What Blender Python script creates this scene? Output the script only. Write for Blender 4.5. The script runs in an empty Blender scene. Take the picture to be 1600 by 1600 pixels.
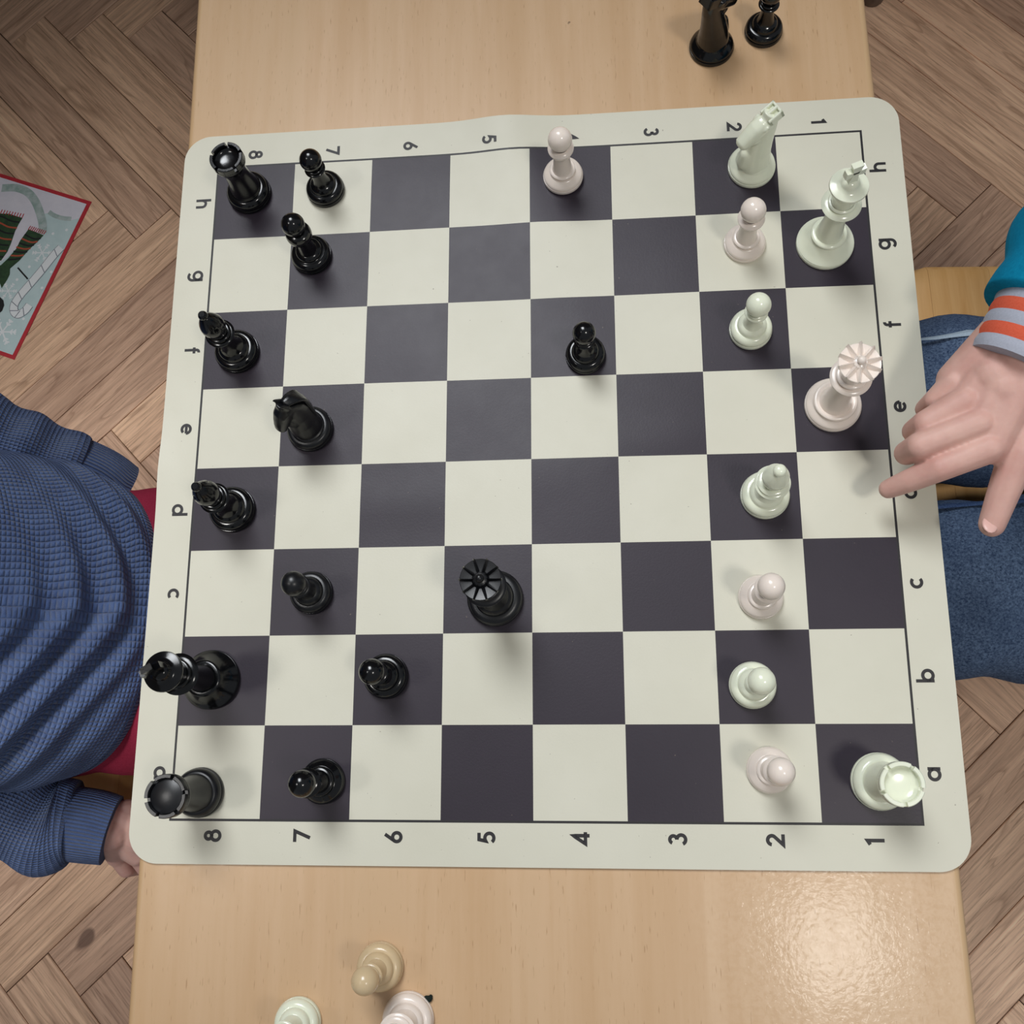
import bpy, bmesh, math, random
import numpy as np
from mathutils import Vector, Matrix, noise
random.seed(7); np.random.seed(7)
SC = bpy.context.scene
COL = SC.collection
PI = math.pi

# ------------------------------------------------------------------ camera
# origin = centre of the chess mat's top face, x to the right, y away, z up (metres)
FLOOR_Z = -0.676
cam_d = bpy.data.cameras.new('camera'); cam = bpy.data.objects.new('camera', cam_d); COL.objects.link(cam)
cam_d.sensor_width = 36.0; cam_d.lens = 1565.1866 / 1600.0 * 36.0
cam_d.clip_start = 0.01; cam_d.clip_end = 50
RM = Matrix(((0.995267771, 0.0227876032, 0.0944605185),
             (-0.000600699714, 0.973537513, -0.228526477),
             (-0.0971684289, 0.227388294, 0.968944199)))
cam.matrix_world = Matrix.Translation((0.04895, -0.18502, 0.63482)) @ RM.to_4x4()
SC.camera = cam

# ------------------------------------------------------------------ world, lamps, exposure
w = bpy.data.worlds.new('room_light'); SC.world = w; w.use_nodes = True
bg = w.node_tree.nodes['Background']; bg.inputs[0].default_value = (0.90, 0.95, 1.0, 1); bg.inputs[1].default_value = 0.26
SC.view_settings.view_transform = 'Standard'; SC.view_settings.look = 'None'
SC.view_settings.gamma = 1.0; SC.view_settings.use_curve_mapping = False
SC.view_settings.exposure = 0.0

def area(name, loc, size, power, col, target=(0, 0, 0), spread=180):
    d = bpy.data.lights.new(name, 'AREA'); d.shape = 'RECTANGLE'; d.size, d.size_y = size
    d.energy = power; d.color = col; d.spread = math.radians(spread)
    o = bpy.data.objects.new(name, d); COL.objects.link(o); o.location = loc
    o.rotation_euler = (Vector(target) - Vector(loc)).to_track_quat('-Z', 'Y').to_euler()
    return o
area('ceiling_light', (-0.35, 0.95, 1.95), (0.75, 1.1), 3.35, (0.94, 0.97, 1.0), (0.03, -0.2, 0), 47)
area('ceiling_light', (0.78, -0.59, 1.95), (0.24, 0.24), 1.55, (1.0, 0.96, 0.90), (0.52, 0.2, -0.3), 58)
area('ceiling_light', (-1.12, -0.30, 1.95), (0.3, 0.3), 1.45, (1.0, 0.97, 0.93), (-0.63, 0.02, -0.676), 38)

# ------------------------------------------------------------------ small helpers
def lin(c):
    c /= 255.0
    return c / 12.92 if c <= 0.04045 else ((c + 0.055) / 1.055) ** 2.4
def rgb(r, g, b): return (lin(r), lin(g), lin(b), 1.0)

class NT:
    def __init__(s, name):
        s.m = bpy.data.materials.new(name); s.m.use_nodes = True
        s.t = s.m.node_tree; s.b = s.t.nodes['Principled BSDF']
    def n(s, typ, **kw):
        o = s.t.nodes.new(typ)
        for k, v in kw.items():
            if hasattr(o, k): setattr(o, k, v)
            else: o.inputs[k.replace('_', ' ')].default_value = v
        return o
    def l(s, a, b): s.t.links.new(a, b)
    def math(s, op, a, b=None, c=None):
        o = s.t.nodes.new('ShaderNodeMath'); o.operation = op
        for i, v in enumerate((a, b, c)):
            if v is None: continue
            if isinstance(v, (int, float)): o.inputs[i].default_value = v
            else: s.l(v, o.inputs[i])
        return o.outputs[0]
    def ramp(s, fac, stops, interp='LINEAR'):
        o = s.t.nodes.new('ShaderNodeValToRGB'); o.color_ramp.interpolation = interp
        e = o.color_ramp.elements
        while len(e) < len(stops): e.new(0.5)
        for x, (p, c) in zip(e, stops): x.position = p; x.color = c
        s.l(fac, o.inputs[0]); return o.outputs[0]
    def mix(s, fac, a, b, blend='MIX'):
        o = s.t.nodes.new('ShaderNodeMix'); o.data_type = 'RGBA'; o.blend_type = blend
        for i, v in ((0, fac), (6, a), (7, b)):
            if isinstance(v, (int, float, tuple)): o.inputs[i].default_value = v
            else: s.l(v, o.inputs[i])
        return o.outputs[2]
    def noise(s, vec, scale, detail=4, rough=0.5, dist=0.0):
        o = s.n('ShaderNodeTexNoise'); o.inputs['Scale'].default_value = scale
        o.inputs['Detail'].default_value = detail; o.inputs['Roughness'].default_value = rough
        o.inputs['Distortion'].default_value = dist
        s.l(vec, o.inputs['Vector']); return o.outputs['Fac']
    def obj(s, scale=(1, 1, 1), rnd=False):
        tc = s.n('ShaderNodeTexCoord'); mp = s.n('ShaderNodeMapping'); mp.inputs['Scale'].default_value = scale
        s.l(tc.outputs['Object'], mp.inputs['Vector'])
        if rnd:
            oi = s.n('ShaderNodeObjectInfo'); mu = s.math('MULTIPLY', oi.outputs['Random'], 91.0)
            cx = s.n('ShaderNodeCombineXYZ'); s.l(mu, cx.inputs[0]); s.l(mu, cx.inputs[1]); s.l(mu, cx.inputs[2])
            s.l(cx.outputs[0], mp.inputs['Location'])
        return mp.outputs[0]
    def uv(s):
        tc = s.n('ShaderNodeTexCoord'); sp = s.n('ShaderNodeSeparateXYZ'); s.l(tc.outputs['UV'], sp.inputs[0])
        return sp.outputs[0], sp.outputs[1], tc.outputs['UV']
    def bump(s, h, strength=0.3, dist=0.001):
        o = s.n('ShaderNodeBump'); o.inputs['Strength'].default_value = strength; o.inputs['Distance'].default_value = dist
        s.l(h, o.inputs['Height']); s.l(o.outputs[0], s.b.inputs['Normal']); return o
    def col(s, c):
        if isinstance(c, tuple): s.b.inputs['Base Color'].default_value = c
        else: s.l(c, s.b.inputs['Base Color'])
    def set(s, **kw):
        for k, v in kw.items(): s.b.inputs[k.replace('_', ' ')].default_value = v
        return s

def plastic(name, c, rough=0.28, sss=0.0, var=0.06, spec=0.5):
    a = NT(name); v = a.obj()
    f = a.noise(v, 90, 3)
    dark = tuple(x * (1 - var * 2) for x in c[:3]) + (1,)
    a.col(a.ramp(f, [(0.3, dark), (0.7, c)])); a.set(Roughness=rough)
    a.b.inputs['Specular IOR Level'].default_value = spec
    if sss: a.b.inputs['Subsurface Weight'].default_value = sss; a.b.inputs['Subsurface Scale'].default_value = 0.004; a.b.inputs['Subsurface Radius'].default_value = (1, .9, .7)
    fine = a.noise(a.obj(), 900, 2); a.bump(fine, 0.04, 0.0004)
    return a.m
M = {}
M['black'] = plastic('black_plastic', rgb(11, 12, 15), 0.15)
M['black_matte'] = plastic('black_satin_plastic', rgb(17, 18, 22), 0.33)
M['green_white'] = plastic('ivory_green_plastic', rgb(238, 242, 220), 0.17, 0.12, 0.01)
M['pink_white'] = plastic('ivory_pink_plastic', rgb(243, 230, 219), 0.19, 0.12, 0.01)
M['tan_white'] = plastic('aged_ivory_plastic', rgb(214, 190, 152), 0.2, 0.12, 0.02)
M['felt'] = plastic('dark_green_felt', rgb(10, 26, 22), 0.95)

def mat_vinyl(name, c, c2, rough, rv, spec=0.5):
    a = NT(name); v = a.obj()
    big = a.noise(v, 9, 4, 0.6); sm = a.noise(v, 130, 5, 0.65)
    k = a.ramp(big, [(0.3, c2), (0.7, c)])
    k = a.mix(a.ramp(sm, [(0.25, (0.35, 0.35, 0.35, 1)), (0.42, (0, 0, 0, 1))]), k, c2)
    spk = a.noise(v, 420, 2, 0.4)
    k = a.mix(a.ramp(spk, [(0.775, (0, 0, 0, 1)), (0.80, (0.6, 0.6, 0.6, 1))]), k, rgb(120, 108, 96))
    a.col(k)
    r = a.ramp(a.noise(v, 26, 5, 0.7), [(0.3, (rough - rv,) * 3 + (1,)), (0.7, (rough + rv,) * 3 + (1,))]); a.l(r, a.b.inputs['Roughness'])
    a.b.inputs['Specular IOR Level'].default_value = spec
    a.bump(a.noise(v, 700, 4, 0.6), 0.10, 0.0005)
    return a.m
M['vinyl_cream'] = mat_vinyl('cream_vinyl', rgb(217, 214, 197), rgb(209, 206, 188), 0.5, 0.03)
M['vinyl_dark'] = mat_vinyl('dark_vinyl_print', rgb(49, 41, 52), rgb(44, 37, 47), 0.43, 0.02, 0.36)
M['ink'] = mat_vinyl('black_ink', rgb(28, 24, 28), rgb(24, 21, 25), 0.5, 0.04)

# beech veneer of the table
a = NT('beech_veneer'); v = a.obj((1, 1, 1))
grain = a.noise(a.obj((60, 3.5, 20)), 1.6, 6, 0.6)
wide = a.noise(a.obj((9, 0.8, 4)), 1.5, 4, 0.5, 0.6)
k = a.ramp(wide, [(0.3, rgb(200, 164, 124)), (0.52, rgb(209, 175, 138)), (0.75, rgb(203, 170, 132))])
k = a.mix(a.ramp(grain, [(0.35, (0.5, 0.5, 0.5, 1)), (0.6, (0, 0, 0, 1))]), k, rgb(196, 158, 117))
fl = a.noise(a.obj((900, 95, 300)), 1.0, 2, 0.5)
k = a.mix(a.ramp(fl, [(0.66, (0, 0, 0, 1)), (0.76, (0.55, 0.55, 0.55, 1))]), k, rgb(150, 108, 66))
dt = a.noise(v, 120, 2, 0.4)
k = a.mix(a.ramp(dt, [(0.80, (0, 0, 0, 1)), (0.83, (0.7, 0.7, 0.7, 1))]), k, rgb(95, 66, 44))
a.col(k)
sc_ = a.noise(v, 330, 3, 0.7)
a.l(a.ramp(sc_, [(0.45, (0.34,) * 3 + (1,)), (0.62, (0.42,) * 3 + (1,))]), a.b.inputs['Roughness'])
a.bump(sc_, 0.07, 0.0004); M['beech'] = a.m
cb = a.n('ShaderNodeBump'); cb.inputs['Strength'].default_value = 0.22; cb.inputs['Distance'].default_value = 0.0005
a.l(a.noise(v, 300, 2, 0.6), cb.inputs['Height']); a.l(cb.outputs[0], a.b.inputs['Coat Normal'])
a.set(Coat_Weight=0.10, Coat_Roughness=0.08)
a = NT('beech_edge_band'); gr = a.noise(a.obj((70, 3, 70)), 1.5, 5, 0.6)
a.col(a.ramp(gr, [(0.3, rgb(193, 157, 117)), (0.7, rgb(205, 172, 132))])); a.set(Roughness=0.4); M['beech_edge'] = a.m
# chair wood
def chairwood(name, c1, c2, ax):
    a = NT(name); sc = [70, 70, 70]; sc[ax] = 4
    gr = a.noise(a.obj(tuple(sc), True), 1.6, 6, 0.62, 0.4)
    oi = a.n('ShaderNodeObjectInfo')
    k = a.ramp(gr, [(0.3, c1), (0.7, c2)])
    k = a.mix(a.ramp(oi.outputs['Random'], [(0.0, (0, 0, 0, 1)), (1.0, (0.6, 0.6, 0.6, 1))]), k, tuple(min(1, x * 1.35) for x in c2[:3]) + (1,))
    a.col(k); a.set(Roughness=0.38); a.bump(gr, 0.1, 0.0006); return a.m
M['chair_wood'] = chairwood('chair_birch', rgb(204, 154, 92), rgb(222, 178, 120), 1)
M['chair_leg'] = chairwood('chair_leg_birch', rgb(150, 104, 58), rgb(178, 130, 80), 2)
M['grey_foot'] = plastic('worn_grey_plastic', rgb(104, 88, 76), 0.4, 0, 0.25)
# oak herringbone planks
a = NT('oak_plank')
oi = a.n('ShaderNodeObjectInfo'); R_ = oi.outputs['Random']
g1 = a.noise(a.obj((4.0, 85, 30), True), 1.3, 8, 0.7, 0.12)
g2 = a.noise(a.obj((1.0, 12, 8), True), 1.4, 3, 0.5, 0.5)
g3 = a.noise(a.obj((22, 420, 60), True), 1.0, 4, 0.65)
rings = a.math('FRACT', a.math('MULTIPLY', g2, 12.0))
k = a.ramp(g1, [(0.30, rgb(118, 102, 90)), (0.5, rgb(144, 127, 113)), (0.72, rgb(166, 150, 134))])
k = a.mix(a.ramp(rings, [(0.0, (0.45, 0.45, 0.45, 1)), (0.22, (0, 0, 0, 1)), (0.92, (0.0, 0.0, 0.0, 1)), (1.0, (0.45, 0.45, 0.45, 1))]), k, rgb(96, 76, 62))
k = a.mix(a.ramp(g3, [(0.54, (0, 0, 0, 1)), (0.70, (0.6, 0.6, 0.6, 1))]), k, rgb(88, 72, 60))
tone = a.ramp(R_, [(0.0, rgb(190, 178, 170)), (0.45, rgb(206, 195, 186)), (0.7, rgb(214, 203, 190)), (1.0, rgb(236, 225, 212))])
k = a.mix(1.0, k, tone, 'MULTIPLY')
kn = a.noise(a.obj((14, 20, 14), True), 1.0, 1, 0.3)
k = a.mix(a.ramp(kn, [(0.80, (0, 0, 0, 1)), (0.84, (0.8, 0.8, 0.8, 1))]), k, rgb(48, 32, 24))
k = a.mix(1.0, k, (4.2, 4.1, 4.1, 1), 'MULTIPLY')
a.col(k); a.set(Roughness=0.55); a.bump(a.math('ADD', g1, a.math('MULTIPLY', g3, 0.4)), 0.35, 0.0012); M['oak'] = a.m
a = NT('joint_filler'); a.col(a.ramp(a.noise(a.obj(), 60, 4), [(0.3, rgb(34, 27, 23)), (0.7, rgb(58, 50, 46))])); a.set(Roughness=0.9); M['joint'] = a.m
M['added_wall'] = plastic('added_wall_plaster', rgb(140, 126, 112), 0.8)  # tone of the added walls that shade the floor corner

def knit(name, c1, c2, rib=False):
    a = NT(name); u, vv, _ = a.uv()
    su = a.math('ABSOLUTE', a.math('SINE', a.math('MULTIPLY', u, PI)))
    sv = a.math('ABSOLUTE', a.math('SINE', a.math('MULTIPLY', vv, PI)))
    h = a.math('POWER', su, 0.6) if rib else a.math('POWER', a.math('MULTIPLY', su, a.math('ADD', a.math('MULTIPLY', sv, 0.85), 0.15)), 0.5)
    fib = a.noise(a.obj(), 1400, 3, 0.7)
    h2 = a.math('ADD', h, a.math('MULTIPLY', fib, 0.35))
    k = a.ramp(a.noise(a.obj(), 60, 4, 0.6), [(0.3, c1), (0.7, c2)])
    k = a.mix(a.ramp(fib, [(0.35, (0.35,) * 3 + (1,)), (0.6, (0, 0, 0, 1))]), k, tuple(x * 0.6 for x in c1[:3]) + (1,))
    a.col(k); a.set(Roughness=0.95); a.b.inputs['Sheen Weight'].default_value = 0.25
    a.b.inputs['Sheen Roughness'].default_value = 0.5; a.b.inputs['Specular IOR Level'].default_value = 0.1
    a.bump(h2, 1.0, 0.0042 if not rib else 0.0025); return a.m
M['waffle'] = knit('blue_waffle_knit', rgb(84, 108, 162), rgb(108, 136, 192))
M['rib'] = knit('blue_rib_knit', rgb(76, 97, 144), rgb(92, 116, 166), True)
def cloth(name, c1, c2, sc=900, rough=0.9, bump=0.4, blotch=25):
    a = NT(name); f = a.noise(a.obj(), sc, 4, 0.75); b = a.noise(a.obj(), blotch, 4, 0.6)
    k = a.ramp(f, [(0.34, c1), (0.66, c2)])
    k = a.mix(a.ramp(b, [(0.3, (0.5,) * 3 + (1,)), (0.7, (0, 0, 0, 1))]), k, c1)
    a.col(k); a.set(Roughness=rough); a.b.inputs['Specular IOR Level'].default_value = 0.15; a.bump(f, bump, 0.0006); return a.m
M['red'] = cloth('red_twill', rgb(140, 36, 60), rgb(168, 52, 78), 1100)
M['denim'] = cloth('blue_denim', rgb(36, 52, 82), rgb(112, 134, 164), 560, bump=0.8, blotch=18)
M['denim_faded'] = cloth('faded_denim', rgb(150, 170, 190), rgb(178, 194, 208), 900)
M['denim_seam'] = cloth('denim_seam', rgb(30, 46, 80), rgb(84, 108, 148), 900)
M['teal'] = cloth('teal_fleece', rgb(0, 118, 156), rgb(10, 140, 178), 500, bump=0.15)
M['cuff_grey'] = cloth('grey_cuff_knit', rgb(168, 172, 186), rgb(184, 188, 202), 900, bump=0.2)
M['cuff_orange'] = cloth('orange_cuff_knit', rgb(212, 92, 66), rgb(224, 106, 80), 900, bump=0.2)
M['shoe'] = plastic('dark_trainer', rgb(40, 42, 50), 0.6)
M['sole'] = plastic('pale_rubber_sole', rgb(205, 203, 196), 0.7)
M['hair'] = cloth('brown_hair', rgb(58, 38, 24), rgb(96, 66, 42), 260, 0.6)
M['hair2'] = cloth('dark_blond_hair', rgb(112, 82, 50), rgb(150, 116, 76), 260, 0.6)
a = NT('child_skin'); f = a.noise(a.obj(), 45, 4, 0.6); f2 = a.noise(a.obj(), 600, 3, 0.6)
a.col(a.ramp(f, [(0.3, rgb(205, 156, 145)), (0.7, rgb(220, 178, 165))])); a.set(Roughness=0.55)
a.b.inputs['Subsurface Weight'].default_value = 0.15; a.b.inputs['Subsurface Scale'].default_value = 0.004; a.b.inputs['Subsurface Radius'].default_value = (1, .35, .2)
a.bump(f2, 0.12, 0.0005); M['skin'] = a.m
M['nail'] = plastic('finger_nail', rgb(232, 188, 178), 0.35)
M['eye'] = plastic('eye_white', rgb(230, 230, 228), 0.2); M['iris'] = plastic('brown_iris', rgb(60, 40, 28), 0.2)
M['lip'] = plastic('lips', rgb(190, 112, 106), 0.5)
def flat(name, c, c2=None, sc=60, rough=0.6):
    a = NT(name); a.col(a.ramp(a.noise(a.obj(), sc, 4, 0.6), [(0.35, c2 or c), (0.65, c)])); a.set(Roughness=rough); return a.m
M['pr_red'] = flat('print_red', rgb(196, 50, 62), rgb(186, 44, 56)); M['pr_snow'] = flat('print_snow', rgb(232, 232, 244), rgb(224, 225, 238))
M['pr_teal'] = flat('print_pale_teal', rgb(203, 226, 230), rgb(194, 219, 223)); M['pr_wash'] = flat('print_grey_green_wash', rgb(150, 176, 172), rgb(190, 204, 206), 90)
M['pr_green'] = flat('print_dark_green', rgb(52, 84, 52), rgb(36, 62, 42), 120); M['pr_black'] = flat('print_black', rgb(24, 26, 30))
M['pr_orange'] = flat('print_rust', rgb(178, 84, 60)); M['pr_white'] = flat('print_white', rgb(238, 245, 250)); M['pr_grey'] = flat('print_outline_grey', rgb(128, 134, 148))

def mk(name, verts, faces, mat, parent=None, smooth=True, sharp=38, uvs=None, mi=None):
    me = bpy.data.meshes.new(name); me.from_pydata([tuple(v) for v in verts], [], [tuple(f) for f in faces])
    for m in (mat if isinstance(mat, (list, tuple)) else [mat]): me.materials.append(m)
    if mi is not None: me.polygons.foreach_set('material_index', mi)
    if uvs is not None:
        uvl = me.uv_layers.new(name='UVMap'); li = np.zeros(len(me.loops), dtype=np.int32); me.loops.foreach_get('vertex_index', li)
        if isinstance(uvs, np.ndarray) and len(uvs) == len(verts): uvl.data.foreach_set('uv', np.ascontiguousarray(uvs[li], dtype=np.float32).ravel())
        else: uvl.data.foreach_set('uv', np.ascontiguousarray(uvs, dtype=np.float32).ravel())
    me.update()
    if smooth:
        me.polygons.foreach_set('use_smooth', [True] * len(me.polygons))
        if sharp: me.set_sharp_from_angle(angle=math.radians(sharp))
    return link(name, me, parent)
def link(name, me, parent=None):
    o = bpy.data.objects.new(name, me); COL.objects.link(o)
    if parent: o.parent = parent
    return o
def empty(name, loc=(0, 0, 0), rz=0):
    o = bpy.data.objects.new(name, None); COL.objects.link(o); o.location = loc; o.rotation_euler = (0, 0, rz)
    o.empty_display_size = 0.01; return o
def tag(o, label=None, cat=None, group=None, kind=None):
    if label: o['label'] = label
    if cat: o['category'] = cat
    if group: o['group'] = group
    if kind: o['kind'] = kind
    return o

def lathe_data(prof, seg=40):
    V = []; F = []; ring = []
    for r, z in prof:
        if r < 1e-6: ring.append([len(V)]); V.append((0, 0, z))
        else:
            ring.append(list(range(len(V), len(V) + seg)))
            V += [(r * math.cos(2 * PI * i / seg), r * math.sin(2 * PI * i / seg), z) for i in range(seg)]
    for a_, b_ in zip(ring, ring[1:]):
        for i in range(seg):
            j = (i + 1) % seg
            if len(a_) == 1 and len(b_) == 1: continue
            if len(a_) == 1: F.append((a_[0], b_[j], b_[i]))
            elif len(b_) == 1: F.append((a_[i], a_[j], b_[0]))
            else: F.append((a_[i], a_[j], b_[j], b_[i]))
    return V, F
def box_data(x0, x1, y0, y1, z0, z1, ch=0.0):
    # box with chamfered top edges
    V = [(x0, y0, z0), (x1, y0, z0), (x1, y1, z0), (x0, y1, z0)]
    if ch <= 0:
        V += [(x0, y0, z1), (x1, y0, z1), (x1, y1, z1), (x0, y1, z1)]
        F = [(3, 2, 1, 0), (4, 5, 6, 7)] + [(i, (i + 1) % 4, 4 + (i + 1) % 4, 4 + i) for i in range(4)]
    else:
        V += [(x0, y0, z1 - ch), (x1, y0, z1 - ch), (x1, y1, z1 - ch), (x0, y1, z1 - ch)]
        V += [(x0 + ch, y0 + ch, z1), (x1 - ch, y0 + ch, z1), (x1 - ch, y1 - ch, z1), (x0 + ch, y1 - ch, z1)]
        F = [(3, 2, 1, 0), (8, 9, 10, 11)] + [(i, (i + 1) % 4, 4 + (i + 1) % 4, 4 + i) for i in range(4)] + [(4 + i, 4 + (i + 1) % 4, 8 + (i + 1) % 4, 8 + i) for i in range(4)]
    return V, F
def merge(parts):
    V = []; F = []
    for v, f in parts:
        o = len(V); V += list(v); F += [tuple(i + o for i in q) for q in f]
    return V, F
def xf(d, mtx): return [tuple(mtx @ Vector(v)) for v in d[0]], d[1]
def catmull(pts, sub):
    pts = [np.array(p, float) for p in pts]; out = []
    P = [2 * pts[0] - pts[1]] + pts + [2 * pts[-1] - pts[-2]]
    for i in range(1, len(P) - 2):
        for s in range(sub):
            t = s / sub
            out.append(0.5 * (2 * P[i] + (P[i + 1] - P[i - 1]) * t + (2 * P[i - 1] - 5 * P[i] + 4 * P[i + 1] - P[i + 2]) * t * t + (3 * P[i] - P[i - 1] - 3 * P[i + 1] + P[i + 2]) * t ** 3))
    out.append(P[-2]); return np.array(out)
def tube(path, seg=24, sub=6, hint=(0, 0, 1), cell=None, disp=None, cap=True):
    # path rows: x, y, z, radius sideways, radius along hint
    C = catmull(path, sub); n = len(C); V = []; F = []; UV = []
    h = Vector(hint); acc = 0
    for i in range(n):
        p = Vector(C[i, :3]); t = Vector(C[min(i + 1, n - 1), :3]) - Vector(C[max(i - 1, 0), :3]); t.normalize()
        s = t.cross(h).normalized(); u = s.cross(t)
        if i: acc += (p - Vector(C[i - 1, :3])).length
        for k in range(seg + 1):
            an = 2 * PI * k / seg; d = s * (math.cos(an) * C[i, 3]) + u * (math.sin(an) * C[i, 4])
            m = 1.0
            if disp: m += disp(an, acc) / max(d.length, 1e-5)
            V.append(p + d * m)
            rr = 0.5 * (path[0][3] + path[-1][3]); UV.append((round(2 * PI * rr / (cell or 1)) * k / seg, acc / (cell or 1)))
    for i in range(n - 1):
        for k in range(seg):
            a_ = i * (seg + 1) + k; F.append((a_, a_ + 1, a_ + seg + 2, a_ + seg + 1))
    if cap:
        for base, rev in ((0, True), ((n - 1) * (seg + 1), False)):
            c = sum((V[base + k] for k in range(seg)), Vector()) / seg; ci = len(V); V.append(c); UV.append((0, 0))
            for k in range(seg): F.append((ci, base + k + 1, base + k) if rev else (ci, base + k, base + k + 1))
    return V, F, np.array(UV)
def capsule(p0, r0, p1, r1, seg=16, rings=6):
    p0 = Vector(p0); p1 = Vector(p1); d = p1 - p0; L = max(d.length, 1e-6); q = d.to_track_quat('Z', 'Y').to_matrix().to_4x4()
    prof = [(0, -r0)] + [(r0 * math.cos(-PI / 2 + PI / 2 * i / rings), r0 * math.sin(-PI / 2 + PI / 2 * i / rings)) for i in range(1, rings)]
    prof += [(r0, 0), (r1, L)] + [(r1 * math.cos(PI / 2 * i / rings), L + r1 * math.sin(PI / 2 * i / rings)) for i in range(1, rings)] + [(0, L + r1)]
    return xf(lathe_data(prof, seg), Matrix.Translation(p0) @ q)
def ellipsoid(c, r, rot=None, seg=24):
    prof = [(0, -1)] + [(math.cos(-PI / 2 + PI * i / 16), math.sin(-PI / 2 + PI * i / 16)) for i in range(1, 16)] + [(0, 1)]
    m = Matrix.Translation(c) @ (rot.to_4x4() if rot else Matrix()) @ Matrix.Diagonal((r[0], r[1], r[2], 1))
    return xf(lathe_data(prof, seg), m)
def remesh(data, voxel, it=3):
    me = bpy.data.meshes.new('tmp'); me.from_pydata([tuple(v) for v in data[0]], [], data[1]); o = bpy.data.objects.new('tmp', me); COL.objects.link(o)
    r = o.modifiers.new('r', 'REMESH'); r.mode = 'VOXEL'; r.voxel_size = voxel
    s = o.modifiers.new('s', 'SMOOTH'); s.factor = 0.5; s.iterations = it
    dg = bpy.context.evaluated_depsgraph_get(); ev = o.evaluated_get(dg); m2 = bpy.data.meshes.new_from_object(ev)
    V = [v.co.copy() for v in m2.vertices]; F = [tuple(p.vertices) for p in m2.polygons]
    bpy.data.objects.remove(o); bpy.data.meshes.remove(me); bpy.data.meshes.remove(m2)
    return V, F

# ------------------------------------------------------------------ floor: herringbone oak planks
PW, PL = 0.0700, 0.4950
floor = mk('floor', *box_data(-1.30, 1.55, -1.35, 1.36, FLOOR_Z - 0.06, FLOOR_Z - 0.0035), M['joint'], smooth=False)
tag(floor, 'brown oak floor of herringbone parquet planks', None, None, 'structure')
floor.location = (0, 0, 0)
phi = math.radians(-1.46)
anchor = Vector((-0.6467, 0.5595))        # a valley vertex between two bands
plank_me = []
for k in range(3):
    v, f = box_data(0.0004 + 0.0002 * k, PL - 0.0005, 0.0004, PW - 0.0005, -0.012, 0, 0.0009)
    me = bpy.data.meshes.new('plank'); me.from_pydata(v, [], f); me.materials.append(M['oak']); plank_me.append(me)
e1 = Vector((math.cos(phi + PI / 4), math.sin(phi + PI / 4)))     # up-right
e2 = Vector((math.cos(phi - PI / 4), math.sin(phi - PI / 4)))     # down-right
step = e1 * PW + e2 * PW                                          # along the zigzag
cnt = 0
def put_plank(o2, ang, zz):
    global cnt
    c = o2 + Vector((math.cos(ang), math.sin(ang))) * PL * 0.5
    if not (-1.40 < c.x < 1.38 and -1.2 < c.y < 1.47): return
    o = link('plank', plank_me[cnt % 3], floor); o.location = (o2.x, o2.y, FLOOR_Z + zz); o.rotation_euler = (0, 0, ang); cnt += 1
for band in range(-4, 4):
    for k in range(-22, 23):
        zz = random.uniform(-0.0007, 0.0)
        # pairs of bands repeat with the vector e1*PL - e2*PL (one up-right band and one down-right band)
        base = anchor + step * k + (e1 * PL - e2 * PL) * (band / 2 if band % 2 == 0 else (band - 1) / 2)
        if band % 2 == 0:      # band above the zigzag: planks run up-left from the valley (grain down-right)
            o2 = base - e2 * PL
            put_plank(o2, phi - PI / 4, zz)
        else:                  # next band up: planks run up-right
            o2 = base - e2 * PL - e2 * 0 + e1 * 0
            put_plank(o2 - e2 * 0, phi + PI / 4, zz)

tag(mk('added_wall_left', *box_data(-1.42, -1.30, -1.35, 1.48, FLOOR_Z - 0.06, 2.02), M['added_wall'], smooth=False), 'unseen plain wall added beyond the left edge to shade the floor corner', None, None, 'structure')  # unseen wall, added close by to keep the upper-left floor dark
tag(mk('added_wall_back', *box_data(-1.30, 1.55, 1.36, 1.48, FLOOR_Z - 0.06, 2.02), M['added_wall'], smooth=False), 'unseen plain wall added beyond the top edge to shade the floor corner', None, None, 'structure')  # second added wall, closes the unseen corner and cuts ambient light there
# ------------------------------------------------------------------ table
TR = math.radians(0.72); TC = Vector((-0.0038, 0.0, 0))
table = empty('table', (TC.x, 0.02, FLOOR_Z), TR)
tag(table, 'narrow beech veneered wooden table under the chess mat', 'table')
TOP = -0.0021 - FLOOR_Z; HW = 0.2495; HL = 0.66
def rounded_slab(hw, hl, z1, th, r):
    sec = []
    for i in range(7):
        an = PI / 2 * i / 6; sec.append((r - r * math.sin(an) , z1 - r + r * math.cos(an)))   # inset, z
    V = []; F = []; n = 0
    sec = [(r - r * math.sin(PI / 2 * i / 6), z1 - r + r * math.cos(PI / 2 * i / 6)) for i in range(7)] + [(0, z1 - th + r)] + [(r - r * math.cos(PI / 2 * i / 6), z1 - th + r - r * math.sin(PI / 2 * i / 6)) for i in range(1, 7)]
    cr = 0.018
    for ins, z in sec:
        for cx, cy, a0 in ((1, 1, 0), (-1, 1, 90), (-1, -1, 180), (1, -1, 270)):
            for s in range(6):
                an = math.radians(a0 + 90 * s / 5); rr = cr - ins
                V.append((cx * (hw - cr) + rr * math.cos(an), cy * (hl - cr) + rr * math.sin(an), z))
    N = 24
    for i in range(len(sec) - 1):
        for k in range(N): F.append((i * N + k, (i + 1) * N + k, (i + 1) * N + (k + 1) % N, i * N + (k + 1) % N))
    F.append(tuple(range(N))); F.append(tuple(reversed(range((len(sec) - 1) * N, len(sec) * N))))
    return V, F
mk('table_top', *rounded_slab(HW - 0.0045, HL - 0.0045, TOP, 0.024, 0.0006), M['beech'], table, sharp=50)
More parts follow.
